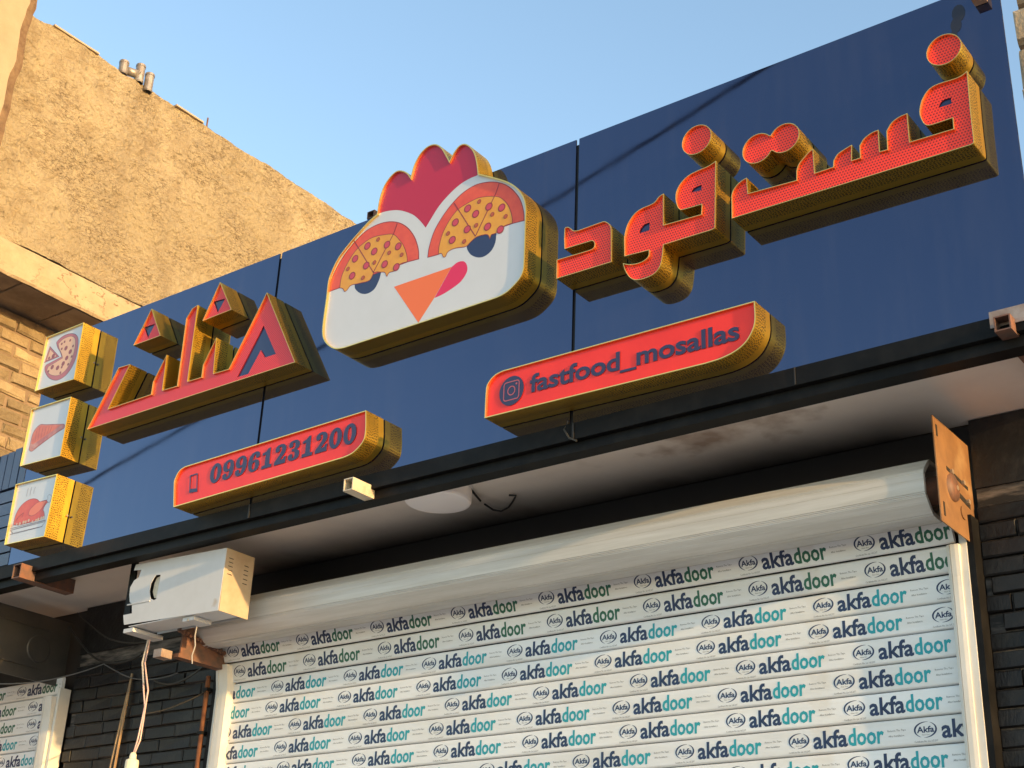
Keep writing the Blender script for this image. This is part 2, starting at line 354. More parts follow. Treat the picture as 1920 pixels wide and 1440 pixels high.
M['ribblue'] = mat('blue_ribbed_sheet', (0.035, 0.060, 0.125), 0.35, col2=(0.055, 0.08, 0.15), nscale=8, rnd=0.18, ior=1.6)
M['galv'] = mat('galvanised_flue', (0.40, 0.37, 0.34), 0.45, 0.55, col2=(0.26, 0.22, 0.19), nscale=20)
M['roof'] = mat('roof_bitumen', (0.08, 0.075, 0.07), 0.9)
M['wallrender'] = mat('grey_render', (0.20, 0.185, 0.17), 0.9, col2=(0.15, 0.14, 0.13), nscale=3)
M['blackwall'] = mat('black_painted_wall', (0.014, 0.014, 0.015), 0.55)
M['ground'] = mat('dusty_paving', (0.41, 0.375, 0.34), 0.95, col2=(0.33, 0.30, 0.27), nscale=0.6, bump=0.3, bscale=20, bdist=0.01)
M['stain'] = mat('dark_stain', (0.012, 0.014, 0.03), 0.5)
M['coping'] = mat('pale_coping_tile', (0.42, 0.33, 0.24), 0.9, bump=0.4)

# ------------------------------------------------------------------ geometry helpers
def link(name, me, material, parent=None, kind=None, stuff=False):
    o = bpy.data.objects.new(name, me)
    if material is not None and not me.materials:
        for mm in (material if isinstance(material, (list, tuple)) else [material]):
            me.materials.append(mm)
    COL.objects.link(o)
    if parent is not None: o.parent = parent
    if kind: o['kind'] = kind
    return o

def thing(name, label, cat, group=None, loc=(0, 0, 0)):
    o = bpy.data.objects.new(name, None)
    o.empty_display_size = 0.1
    COL.objects.link(o)
    o.location = loc
    o['label'] = label; o['category'] = cat
    if group: o['group'] = group
    return o

def tag(o, label, cat, group=None):
    o['label'] = label; o['category'] = cat
    if group: o['group'] = group
    return o

class MB:
    def __init__(s): s.v = []; s.f = []; s.mi = []; s.uv = []
    def add(s, v, f, mi=0, uv=None):
        k = len(s.v); s.v += [tuple(p) for p in v]
        for i, q in enumerate(f):
            s.f.append([k+j for j in q]); s.mi.append(mi)
            s.uv.append(uv[i] if uv else [(0, 0)]*len(q))
        return s
    def box(s, x0, x1, y0, y1, z0, z1, mi=0):
        v = [(x0,y0,z0),(x1,y0,z0),(x1,y1,z0),(x0,y1,z0),(x0,y0,z1),(x1,y0,z1),(x1,y1,z1),(x0,y1,z1)]
        f = [(0,3,2,1),(4,5,6,7),(0,1,5,4),(1,2,6,5),(2,3,7,6),(3,0,4,7)]
        return s.add(v, f, mi)
    def tube(s, pts, r, n=8, mi=0, cap=True):
        pts = [Vector(p) for p in pts]; rings = []
        up = Vector((0.13, 0.31, 0.94))
        for i, p in enumerate(pts):
            d = (pts[min(i+1, len(pts)-1)] - pts[max(i-1, 0)]).normalized()
            a = d.cross(up)
            if a.length < 0.05: a = d.cross(Vector((1, 0, 0)))
            a.normalize(); b = d.cross(a)
            rings.append([p + (a*math.cos(2*math.pi*k/n) + b*math.sin(2*math.pi*k/n))*r for k in range(n)])
        v = [q for rg in rings for q in rg]; f = []
        for i in range(len(pts)-1):
            for k in range(n):
                f.append((i*n+k, i*n+(k+1) % n, (i+1)*n+(k+1) % n, (i+1)*n+k))
        if cap:
            f.append(tuple(range(n-1, -1, -1))); f.append(tuple((len(pts)-1)*n+k for k in range(n)))
        return s.add(v, f, mi)
    def build(s, name, material, parent=None, kind=None, smooth=False, uvname=None):
        me = bpy.data.meshes.new(name)
        me.from_pydata(s.v, [], s.f)
        for p, m in zip(me.polygons, s.mi):
            p.material_index = m
            p.use_smooth = smooth
        if uvname:
            l = me.uv_layers.new(name=uvname)
            for p, u in zip(me.polygons, s.uv):
                for li, c in zip(p.loop_indices, u): l.data[li].uv = c
        me.update()
        return link(name, me, material, parent, kind)

def area(P):
    return 0.5*sum(P[i-1][0]*P[i][1] - P[i][0]*P[i-1][1] for i in range(len(P)))

def ccw(P):
    Q = []
    for p in P:
        if not Q or (abs(p[0]-Q[-1][0]) + abs(p[1]-Q[-1][1])) > 4e-4: Q.append(tuple(p))
    if abs(Q[0][0]-Q[-1][0]) + abs(Q[0][1]-Q[-1][1]) <= 4e-4: Q.pop()
    return Q if area(Q) > 0 else Q[::-1]

def inset(P, d):
    n = len(P); out = []
    for i in range(n):
        a, b, c = Vector(P[i-1]), Vector(P[i]), Vector(P[(i+1) % n])
        e1 = (b-a).normalized(); e2 = (c-b).normalized()
        n1 = Vector((-e1.y, e1.x)); n2 = Vector((-e2.y, e2.x))
        m = n1+n2
        if m.length < 1e-4: m = n1
        m.normalize()
        k = d/max(0.35, m.dot(n1))
        out.append(tuple(b + m*k))
    return out

def _inside(p, L):
    c = False; n = len(L)
    for i in range(n):
        a, b = L[i-1], L[i]
        if (a[1] > p[1]) != (b[1] > p[1]) and p[0] < (b[0]-a[0])*(p[1]-a[1])/(b[1]-a[1])+a[0]: c = not c
    return c

def tess(loops):
    flat = [Vector(p) for L in loops for p in L]
    ed = []; k0 = 0
    for L in loops:
        n = len(L); ed += [(k0+i, k0+(i+1) % n) for i in range(n)]; k0 += n
    vo, eo, fo, _, _, _ = delaunay_2d_cdt(flat, ed, [], 0, 1e-6)
    tris = []
    for f in fo:
        c = sum((vo[i] for i in f), Vector((0, 0)))/len(f)
        if sum(_inside(c, L) for L in loops) % 2 == 0: continue
        a, b, d = (vo[i] for i in f[:3])
        ar = (b[0]-a[0])*(d[1]-a[1]) - (d[0]-a[0])*(b[1]-a[1])
        tris.append(tuple(f) if ar > 0 else tuple(f)[::-1])    # seen from -Y: x right, z up
    return [(p.x, p.y) for p in vo], tris

def sheet(mb, loops, y, thick=0.0, mi=0, side_mi=None):
    """flat plate in a plane of constant y (front face towards -Y), optional thickness behind it"""
    flat, tris = tess(loops)
    mb.add([(p[0], y, p[1]) for p in flat], tris, mi)
    if thick:
        for k, L in enumerate(loops):
            n = len(L)
            Q = L if (area(L) > 0) == (k == 0) else L[::-1]
            v = [(p[0], y, p[1]) for p in Q] + [(p[0], y+thick, p[1]) for p in Q]
            mb.add(v, [(i, i+n, (i+1) % n+n, (i+1) % n) for i in range(n)], mi if side_mi is None else side_mi)
        mb.add([(p[0], y+thick, p[1]) for p in flat], [t[::-1] for t in tris], mi)
    return mb

def wall_strip(P, y0, y1, w, mb):
    """sheet-metal return running round an outline: outer skin, front lip and inner skin, UV = (run, depth)"""
    I = inset(P, w); n = len(P); run = [0]
    for i in range(n):
        run.append(run[-1] + math.dist(P[i], P[(i+1) % n]))
    for i in range(n):
        j = (i+1) % n
        a, b, ia, ib = P[i], P[j], I[i], I[j]
        mb.add([(a[0],y0,a[1]),(b[0],y0,b[1]),(b[0],y1,b[1]),(a[0],y1,a[1])], [(0,3,2,1)], 0,
               [[(run[i],0),(run[i],1),(run[i+1],1),(run[i+1],0)]])
        mb.add([(a[0],y0,a[1]),(b[0],y0,b[1]),(ib[0],y0,ib[1]),(ia[0],y0,ia[1])], [(0,1,2,3)], 1)
        mb.add([(ia[0],y0,ia[1]),(ib[0],y0,ib[1]),(ib[0],y0+0.03,ib[1]),(ia[0],y0+0.03,ia[1])], [(0,1,2,3)], 1)
    return mb

def stroke(mb, pts, w, y, mi=0):
    """flat printed line of width w"""
    P = [Vector(p) for p in pts]; L = []; Rr = []
    for i, p in enumerate(P):
        d = (P[min(i+1, len(P)-1)] - P[max(i-1, 0)]).normalized()
        n = Vector((-d.y, d.x))*w/2
        L.append(p+n); Rr.append(p-n)
    k = len(P)
    v = [(p.x, y, p.y) for p in Rr] + [(p.x, y, p.y) for p in L]
    mb.add(v, [(i, i+1, k+i+1, k+i) for i in range(k-1)], mi)

def ring(mb, P, w, y, mi=0):
    I = inset(P, w); n = len(P)
    v = [(p[0], y, p[1]) for p in P] + [(p[0], y, p[1]) for p in I]
    mb.add(v, [(i, (i+1) % n, (i+1) % n+n, i+n) for i in range(n)], mi)

def circle(cx, cz, r, n=32, rz=None):
    rz = rz or r
    return [(cx + r*math.cos(2*math.pi*i/n), cz + rz*math.sin(2*math.pi*i/n)) for i in range(n)]

_txt = {}
def text_loops(s, bold=0.0, res=3):
    """2-D triangles of a word in the built-in face, height in em, origin at the baseline start"""
    key = (s, bold, res)
    if key in _txt: return _txt[key]
    cu = bpy.data.curves.new('lettering', 'FONT')
    cu.body = s; cu.size = 1.0; cu.offset = bold; cu.resolution_u = res; cu.dimensions = '2D'; cu.fill_mode = 'FRONT'
    ob = bpy.data.objects.new('lettering', cu); COL.objects.link(ob)
    dg = bpy.context.evaluated_depsgraph_get(); dg.update()
    me = bpy.data.meshes.new_from_object(ob.evaluated_get(dg))
    V = [(v.co.x, v.co.y) for v in me.vertices]
    F = []
    for p in me.polygons:
        idx = list(p.vertices)
        ar = area([V[i] for i in idx])
        F.append(idx if ar > 0 else idx[::-1])
    COL.objects.unlink(ob); bpy.data.objects.remove(ob); bpy.data.curves.remove(cu); bpy.data.meshes.remove(me)
    _txt[key] = (V, F)
    return V, F

def put_text(mb, s, x0, z0, width, height_em, y, mi=0, bold=0.0, res=3, slope=0.0):
    V, F = text_loops(s, bold, res)
    xa = min(v[0] for v in V); xb = max(v[0] for v in V)
    k = width/(xb-xa)
    mb.add([(x0 + (v[0]-xa)*k, y, z0 + v[1]*height_em + (v[0]-xa)*k*slope) for v in V], F, mi)

def plate_from(me_mb, tris_front_mb, dy):
    pass

D = {'fast': [(-1.9036, 4.0756), (-1.9022, 4.1646), (-1.9003, 4.1703), (-1.8984, 4.1761), (-1.8955, 4.1816), (-1.891, 4.1876), (-1.8854, 4.1935), (-1.8796, 4.1986), (-1.8734, 4.2025), (-1.867, 4.2056), (-1.8608, 4.2081), (-1.8551, 4.2097), (-1.8496, 4.2108), (-1.844, 4.2118), (-1.8412, 4.1505), (-1.6686, 4.1397), (-1.667, 4.1738), (-1.665, 4.1805), (-1.663, 4.1871), (-1.6601, 4.1935), (-1.6558, 4.1992), (-1.6505, 4.2046), (-1.6446, 4.21), (-1.6396, 4.2145), (-1.6341, 4.2192), (-1.6285, 4.2237), (-1.6233, 4.2275), (-1.6173, 4.2311), (-1.6113, 4.2339), (-1.6054, 4.2367), (-1.6046, 4.1438), (-1.5418, 4.1441), (-1.5393, 4.1663), (-1.535, 4.1727), (-1.5306, 4.1792), (-1.5252, 4.1848), (-1.5201, 4.1879), (-1.5144, 4.1905), (-1.5082, 4.1927), (-1.5019, 4.1949), (-1.4955, 4.1969), (-1.4887, 4.1987), (-1.4818, 4.2005), (-1.475, 4.2023), (-1.4788, 4.1453), (-1.451, 4.1449), (-1.4502, 4.1892), (-1.4463, 4.1945), (-1.4426, 4.2), (-1.4386, 4.2052), (-1.4338, 4.2097), (-1.428, 4.2136), (-1.4213, 4.2169), (-1.4145, 4.2196), (-1.408, 4.2217), (-1.4021, 4.2229), (-1.3963, 4.2234), (-1.3905, 4.2236), (-1.3847, 4.224), (-1.3862, 4.1442), (-1.3619, 4.1425), (-1.3596, 4.2093), (-1.3552, 4.2156), (-1.3509, 4.222), (-1.3465, 4.2281), (-1.3414, 4.2333), (-1.3356, 4.2373), (-1.3293, 4.2405), (-1.3227, 4.243), (-1.3161, 4.2451), (-1.3094, 4.2464), (-1.3026, 4.2471), (-1.2957, 4.2475), (-1.2889, 4.248), (-1.2894, 4.1427), (-1.1529, 4.1382), (-1.1519, 4.1763), (-1.1709, 4.1763), (-1.1908, 4.1762), (-1.2091, 4.1764), (-1.2231, 4.1774), (-1.229, 4.1793), (-1.2343, 4.183), (-1.239, 4.1884), (-1.2429, 4.1959), (-1.2461, 4.205), (-1.2484, 4.2141), (-1.25, 4.2229), (-1.2508, 4.2317), (-1.2504, 4.2408), (-1.2491, 4.2488), (-1.2471, 4.2575), (-1.2444, 4.2661), (-1.2412, 4.2742), (-1.2374, 4.2817), (-1.2329, 4.2889), (-1.228, 4.2954), (-1.2229, 4.3009), (-1.2179, 4.3054), (-1.2126, 4.3088), (-1.207, 4.3115), (-1.2006, 4.3136), (-1.1933, 4.3149), (-1.1853, 4.3154), (-1.1769, 4.3154), (-1.1688, 4.3153), (-1.1608, 4.315), (-1.1528, 4.3144), (-1.145, 4.3138), (-1.1376, 4.3135), (-1.1305, 4.3136), (-1.1237, 4.3138), (-1.1173, 4.3144), (-1.1114, 4.3156), (-1.1062, 4.3175), (-1.1015, 4.3201), (-1.097, 4.3228), (-1.0924, 4.3255), (-1.0958, 4.1854), (-1.0959, 4.1562), (-1.0959, 4.1257), (-1.096, 4.0983), (-1.0962, 4.0784), (-1.0964, 4.0737), (-1.097, 4.0695), (-1.0984, 4.0663), (-1.101, 4.0646), (-1.1044, 4.064), (-1.1077, 4.0633)],
 'fast_eye': [(-1.1946, 4.2356), (-1.1927, 4.2405), (-1.1908, 4.2454), (-1.1881, 4.2496), (-1.1846, 4.2532), (-1.1804, 4.2561), (-1.1753, 4.258), (-1.1704, 4.2584), (-1.1647, 4.258), (-1.1588, 4.2574), (-1.153, 4.2569), (-1.1534, 4.2351)],
 'dot_f1': (-1.156058108151232, 4.432630452377844, 0.053051335280208556, 0.058281842798688865), 'dot_t1': (-1.8009403618538469, 4.310913990653109, 0.05349744614791374, 0.058478798599670645), 'dot_t2': (-1.7040987691590008, 4.315144782760364, 0.05066108973669925, 0.05817417675310588), 'food': [(-1.9567, 4.3193), (-1.9591, 4.2501), (-1.9616, 4.178), (-1.9638, 4.1142), (-1.9655, 4.0694), (-1.9656, 4.0661), (-1.9661, 4.0631), (-1.9675, 4.0608), (-1.9704, 4.0592), (-1.9743, 4.0582), (-1.9782, 4.0572), (-2.1629, 4.0596), (-2.1642, 4.048), (-2.1653, 4.0363), (-2.1666, 4.025), (-2.168, 4.0149), (-2.1694, 4.0064), (-2.1709, 3.9984), (-2.1728, 3.991), (-2.1754, 3.9842), (-2.1787, 3.9781), (-2.1827, 3.9726), (-2.1872, 3.9677), (-2.1922, 3.9636), (-2.1993, 3.9595), (-2.2071, 3.9566), (-2.2161, 3.9545), (-2.2241, 3.9534), (-2.2329, 3.9529), (-2.2418, 3.9527), (-2.2498, 3.9529), (-2.2583, 3.9538), (-2.2665, 3.9554), (-2.2741, 3.9579), (-2.2811, 3.9613), (-2.2876, 3.9656), (-2.2936, 3.9708), (-2.2991, 3.9772), (-2.304, 3.9845), (-2.3084, 3.9919), (-2.3122, 3.9991), (-2.3155, 4.0064), (-2.3184, 4.0139), (-2.3207, 4.0219), (-2.3226, 4.0301), (-2.3245, 4.0383), (-2.3161, 4.0339), (-2.3078, 4.0296), (-2.2988, 4.026), (-2.2905, 4.0239), (-2.2815, 4.0222), (-2.2725, 4.0209), (-2.2645, 4.0202), (-2.2555, 4.0202), (-2.2474, 4.0212), (-2.2401, 4.0231), (-2.2334, 4.0259), (-2.2275, 4.0296), (-2.2232, 4.0345), (-2.2213, 4.041), (-2.221, 4.0488), (-2.2207, 4.0565), (-2.3187, 4.0634), (-2.3192, 4.0809), (-2.3197, 4.0991), (-2.3201, 4.1161), (-2.3201, 4.1301), (-2.3197, 4.1401), (-2.3187, 4.1491), (-2.3168, 4.1583), (-2.3147, 4.1663), (-2.312, 4.1747), (-2.3087, 4.1831), (-2.3045, 4.1911), (-2.2993, 4.1989), (-2.2932, 4.2066), (-2.2865, 4.2138), (-2.2797, 4.2197), (-2.2727, 4.2241), (-2.2654, 4.2273), (-2.2578, 4.2298), (-2.2499, 4.2318), (-2.2413, 4.2331), (-2.232, 4.2337), (-2.2231, 4.234), (-2.2154, 4.2347), (-2.2082, 4.236), (-2.2017, 4.2376), (-2.1958, 4.2403), (-2.1907, 4.2448), (-2.1861, 4.2502), (-2.181, 4.2549), (-2.1749, 4.2577), (-2.1682, 4.2598), (-2.1615, 4.2618), (-2.1624, 4.1368), (-2.0168, 4.1298), (-2.0142, 4.1674), (-2.0345, 4.1684), (-2.056, 4.1692), (-2.0756, 4.1703), (-2.0903, 4.1718), (-2.0953, 4.1737), (-2.0997, 4.1772), (-2.1035, 4.182), (-2.1067, 4.1883), (-2.1093, 4.1959), (-2.1114, 4.204), (-2.1131, 4.2129), (-2.1143, 4.2224), (-2.1144, 4.2318), (-2.1139, 4.2387), (-2.1128, 4.2456), (-2.111, 4.2523), (-2.1083, 4.2589), (-2.1046, 4.2655), (-2.1, 4.2721), (-2.0947, 4.2783), (-2.0888, 4.2839), (-2.0825, 4.2889), (-2.0755, 4.2934), (-2.068, 4.2973), (-2.0599, 4.3005), (-2.0508, 4.3028), (-2.0408, 4.3043), (-2.0309, 4.3054), (-2.0218, 4.3064), (-2.0142, 4.307), (-2.0069, 4.3074), (-1.9999, 4.3077), (-1.9935, 4.3083), (-1.9858, 4.3095), (-1.9787, 4.311), (-1.9723, 4.3128), (-1.9667, 4.3148), (-1.9617, 4.317)],
 'food_eye1': [(-2.265, 4.1416), (-2.2637, 4.1468), (-2.2624, 4.1521), (-2.2601, 4.157), (-2.2565, 4.1618), (-2.252, 4.1662), (-2.2463, 4.1695), (-2.2392, 4.1712), (-2.2309, 4.1718), (-2.2227, 4.1724), (-2.2238, 4.1417)],
 'food_eye2': [(-2.0597, 4.2336), (-2.0575, 4.2375), (-2.0553, 4.2414), (-2.0524, 4.2447), (-2.0483, 4.2471), (-2.0435, 4.249), (-2.0381, 4.2503), (-2.0319, 4.2509), (-2.025, 4.251), (-2.0182, 4.2511), (-2.0186, 4.2304)],
 'dot_f2': (-2.029025363946189, 4.43169575836489, 0.05567479375921458, 0.0596088488489408), 'dal': [(-2.6033, 4.0613), (-2.6042, 4.1387), (-2.568, 4.1374), (-2.5303, 4.1361), (-2.4965, 4.1349), (-2.4714, 4.1343), (-2.4636, 4.1343), (-2.4564, 4.1349), (-2.4507, 4.1362), (-2.4472, 4.1385), (-2.4449, 4.1416), (-2.4435, 4.1453), (-2.443, 4.1495), (-2.4435, 4.1542), (-2.4446, 4.1584), (-2.4461, 4.1617), (-2.4482, 4.1647), (-2.4507, 4.1669), (-2.4536, 4.1681), (-2.4569, 4.1686), (-2.4602, 4.1691), (-2.5716, 4.1725), (-2.5743, 4.2145), (-2.5734, 4.2579), (-2.5717, 4.2593), (-2.5701, 4.2607), (-2.5679, 4.2614), (-2.5647, 4.2611), (-2.5609, 4.2601), (-2.5571, 4.2584), (-2.5534, 4.2557), (-2.5496, 4.2524), (-2.5462, 4.249), (-2.5435, 4.2456), (-2.5411, 4.2421), (-2.5384, 4.2391), (-2.5351, 4.2368), (-2.5315, 4.235), (-2.5276, 4.2336), (-2.5229, 4.2322), (-2.5177, 4.2311), (-2.5124, 4.2306), (-2.4902, 4.2309), (-2.4598, 4.2316), (-2.4295, 4.2323), (-2.4079, 4.2322), (-2.4033, 4.2311), (-2.3988, 4.2288), (-2.3945, 4.2258), (-2.3903, 4.2223), (-2.3862, 4.2183), (-2.3826, 4.2138), (-2.3796, 4.2091), (-2.3771, 4.2039), (-2.3751, 4.1985), (-2.374, 4.1929), (-2.3734, 4.187), (-2.3732, 4.1808), (-2.3727, 4.1573), (-2.3722, 4.1256), (-2.3718, 4.0909), (-2.3713, 4.058)],
 'mos': [(-5.2113, 4.0628), (-5.0549, 4.3349), (-4.9737, 4.3317), (-5.0808, 4.1348), (-4.7882, 4.1371), (-4.7875, 4.1981), (-4.7208, 4.3138), (-4.7133, 4.1386), (-4.6164, 4.1358), (-4.6228, 4.4681), (-4.59, 4.508), (-4.5567, 4.5161), (-4.551, 4.1416), (-4.4624, 4.1394), (-4.463, 4.1977), (-4.3997, 4.3125), (-4.3872, 4.1379), (-4.2925, 4.1351), (-4.1129, 4.4487), (-3.8924, 4.0649)],
 'mos_in': [(-4.1188, 4.2971), (-4.2446, 4.0881), (-4.1771, 4.0871), (-4.1174, 4.1813), (-4.0868, 4.1394), (-4.0226, 4.1396)],
 'tri1': [(-4.9731, 4.4254), (-4.8819, 4.5899), (-4.7862, 4.4261)],
 'tri1_in': [(-4.927, 4.5109), (-4.8516, 4.5083), (-4.887, 4.4464)],
 'tri2': [(-4.5092, 4.4231), (-4.4271, 4.5926), (-4.3259, 4.4275)],
 'tri2_in': [(-4.4631, 4.5101), (-4.3883, 4.5039), (-4.4259, 4.4455)],
 'logo': [(-3.7543, 4.1613), (-3.7522, 4.1513), (-3.7492, 4.1417), (-3.7452, 4.1323), (-3.7401, 4.1231), (-3.7334, 4.1138), (-3.7255, 4.1046), (-3.7167, 4.0958), (-3.7077, 4.0879), (-3.6952, 4.0787), (-3.6819, 4.0708), (-3.6679, 4.0647), (-3.6567, 4.0618), (-3.645, 4.0601), (-3.6331, 4.059), (-3.6213, 4.0576), (-3.4098, 4.0586), (-3.1964, 4.0595), (-3.0122, 4.0605), (-2.8837, 4.0617), (-2.8686, 4.0623), (-2.8547, 4.0637), (-2.8418, 4.0659), (-2.8296, 4.0692), (-2.8181, 4.0737), (-2.8074, 4.0794), (-2.7974, 4.0857), (-2.7884, 4.0921), (-2.78, 4.0982), (-2.7725, 4.1044), (-2.7659, 4.1112), (-2.7604, 4.1188), (-2.756, 4.1272), (-2.7526, 4.1364), (-2.7503, 4.1464), (-2.7491, 4.1576), (-2.7484, 4.1981), (-2.7487, 4.2532), (-2.7493, 4.309), (-2.7497, 4.3516), (-2.7496, 4.3653), (-2.7494, 4.3784), (-2.7495, 4.3909), (-2.7503, 4.403), (-2.7519, 4.4146), (-2.754, 4.4258), (-2.7567, 4.4366), (-2.76, 4.4469), (-2.7637, 4.4564), (-2.768, 4.4652), (-2.773, 4.474), (-2.7789, 4.4832), (-2.7861, 4.4934), (-2.7943, 4.5042), (-2.8032, 4.515), (-2.8125, 4.525), (-2.8221, 4.534), (-2.8321, 4.5423), (-2.8428, 4.5504), (-2.8543, 4.5587), (-2.8667, 4.5672), (-2.8799, 4.5757), (-2.894, 4.5844), (-2.9088, 4.5934), (-2.9267, 4.6039), (-2.9464, 4.6152), (-2.967, 4.6269), (-2.9873, 4.6385), (-2.9897, 4.6528), (-2.9921, 4.6673), (-2.9946, 4.6815), (-2.9975, 4.6952), (-3.0008, 4.7082), (-3.0045, 4.7208), (-3.0085, 4.7329), (-3.0131, 4.7442), (-3.0183, 4.7547), (-3.024, 4.7647), (-3.0302, 4.774), (-3.0367, 4.7824), (-3.0462, 4.7922), (-3.0564, 4.8005), (-3.0664, 4.8063), (-3.076, 4.8093), (-3.0853, 4.8098), (-3.094, 4.8079), (-3.1004, 4.8046), (-3.1066, 4.7998), (-3.1126, 4.7939), (-3.1184, 4.7874), (-3.1241, 4.7799), (-3.1295, 4.7714), (-3.1349, 4.7625), (-3.1402, 4.7538), (-3.1458, 4.7642), (-3.1513, 4.7746), (-3.1573, 4.7858), (-3.1626, 4.7957), (-3.1684, 4.8065), (-3.1744, 4.8171), (-3.1805, 4.8266), (-3.1887, 4.8372), (-3.1974, 4.8465), (-3.2063, 4.8542), (-3.2153, 4.8601), (-3.2244, 4.8643), (-3.2339, 4.867), (-3.2441, 4.8685), (-3.2548, 4.8684), (-3.265, 4.8665), (-3.2736, 4.8633), (-3.2825, 4.859), (-3.2912, 4.8534), (-3.2992, 4.8465), (-3.3069, 4.8376), (-3.3143, 4.8272), (-3.3211, 4.8157), (-3.327, 4.8036), (-3.3315, 4.7909), (-3.3349, 4.7772), (-3.3379, 4.7632), (-3.3411, 4.7495), (-3.3471, 4.759), (-3.3532, 4.7686), (-3.3608, 4.7776), (-3.3712, 4.7865), (-3.3832, 4.7949), (-3.3947, 4.8013), (-3.4051, 4.8054), (-3.4151, 4.8075), (-3.4246, 4.8072), (-3.4328, 4.8048), (-3.4413, 4.8009), (-3.4498, 4.7957), (-3.4578, 4.7896), (-3.4656, 4.7825), (-3.4732, 4.7745), (-3.4804, 4.7653), (-3.4867, 4.7547), (-3.4921, 4.7426), (-3.4969, 4.7292), (-3.5009, 4.7147), (-3.5042, 4.6997), (-3.5065, 4.6838), (-3.508, 4.667), (-3.509, 4.6499), (-3.5103, 4.633), (-3.5204, 4.6286), (-3.5304, 4.6243), (-3.5406, 4.6198), (-3.5509, 4.6143), (-3.5631, 4.6068), (-3.5762, 4.598), (-3.5897, 4.5886), (-3.603, 4.5792), (-3.616, 4.5698), (-3.629, 4.5602), (-3.6419, 4.5502), (-3.6548, 4.5396), (-3.6681, 4.5284), (-3.6817, 4.5166), (-3.6945, 4.5043), (-3.7059, 4.4916), (-3.7156, 4.4783), (-3.724, 4.4643), (-3.7312, 4.4504), (-3.7373, 4.4375), (-3.742, 4.4268), (-3.7459, 4.4166), (-3.7488, 4.406), (-3.7509, 4.3939), (-3.752, 4.3771), (-3.7522, 4.3578), (-3.7521, 4.337), (-3.7524, 4.3156), (-3.7534, 4.2911), (-3.7548, 4.2641), (-3.756, 4.238), (-3.7566, 4.2158), (-3.7568, 4.2011), (-3.7566, 4.1869), (-3.7559, 4.1735)],
 'comb': [(-3.5125, 4.6405), (-3.5021, 4.6399), (-3.4919, 4.6395), (-3.4814, 4.6389), (-3.4699, 4.6374), (-3.4566, 4.635), (-3.4422, 4.6319), (-3.4276, 4.6283), (-3.4139, 4.6241), (-3.4016, 4.6193), (-3.3899, 4.6141), (-3.3784, 4.6082), (-3.3668, 4.6018), (-3.3548, 4.5947), (-3.3426, 4.587), (-3.3307, 4.5787), (-3.3194, 4.57), (-3.309, 4.5605), (-3.2991, 4.5504), (-3.2897, 4.54), (-3.2807, 4.5296), (-3.2721, 4.5192), (-3.2641, 4.5087), (-3.2562, 4.4982), (-3.2483, 4.4878), (-3.2432, 4.4947), (-3.2381, 4.5014), (-3.2328, 4.5084), (-3.2272, 4.5157), (-3.2188, 4.5267), (-3.2092, 4.5395), (-3.1987, 4.5527), (-3.1878, 4.5646), (-3.1763, 4.5752), (-3.164, 4.585), (-3.1515, 4.5941), (-3.139, 4.6025), (-3.1266, 4.6101), (-3.1142, 4.617), (-3.1018, 4.623), (-3.0896, 4.6281), (-3.078, 4.6321), (-3.0665, 4.6351), (-3.0551, 4.6374), (-3.0438, 4.6392), (-3.0326, 4.6404), (-3.0215, 4.6408), (-3.0105, 4.641), (-2.9995, 4.6413), (-3.0015, 4.6563), (-3.0033, 4.6716), (-3.0054, 4.6865), (-3.0082, 4.7007), (-3.0115, 4.7139), (-3.0154, 4.7266), (-3.0198, 4.7388), (-3.0247, 4.7502), (-3.0301, 4.7607), (-3.0362, 4.7707), (-3.0427, 4.7799), (-3.0492, 4.7879), (-3.058, 4.7969), (-3.0673, 4.8042), (-3.0763, 4.8093), (-3.0848, 4.8119), (-3.093, 4.8122), (-3.1004, 4.8103), (-3.1061, 4.8069), (-3.1115, 4.8019), (-3.1169, 4.7959), (-3.1223, 4.7896), (-3.1285, 4.7818), (-3.1351, 4.7729), (-3.1418, 4.7635), (-3.1484, 4.7544), (-3.1556, 4.7669), (-3.163, 4.7795), (-3.1703, 4.7921), (-3.1758, 4.8021), (-3.1812, 4.8123), (-3.1867, 4.8222), (-3.1925, 4.8311), (-3.2005, 4.8412), (-3.209, 4.8502), (-3.2175, 4.8575), (-3.2257, 4.8631), (-3.2339, 4.867), (-3.2424, 4.8694), (-3.2514, 4.8703), (-3.2608, 4.8697), (-3.2699, 4.8674), (-3.2778, 4.8641), (-3.2862, 4.8597), (-3.2946, 4.8542), (-3.3023, 4.8475), (-3.3098, 4.8391), (-3.3172, 4.8292), (-3.3241, 4.8182), (-3.3303, 4.8063), (-3.3354, 4.7931), (-3.3397, 4.7787), (-3.3436, 4.7638), (-3.3478, 4.7492), (-3.3557, 4.76), (-3.3636, 4.7709), (-3.3723, 4.7807), (-3.3824, 4.7893), (-3.3932, 4.7968), (-3.4035, 4.8025), (-3.4127, 4.8063), (-3.4214, 4.8083), (-3.4296, 4.8079), (-3.437, 4.8054), (-3.4448, 4.8013), (-3.4526, 4.796), (-3.4601, 4.7901), (-3.4678, 4.7833), (-3.4755, 4.7757), (-3.4828, 4.767), (-3.4892, 4.7569), (-3.4947, 4.7452), (-3.4996, 4.732), (-3.5037, 4.7179), (-3.507, 4.7034), (-3.5092, 4.6883), (-3.5105, 4.6725), (-3.5114, 4.6564)],
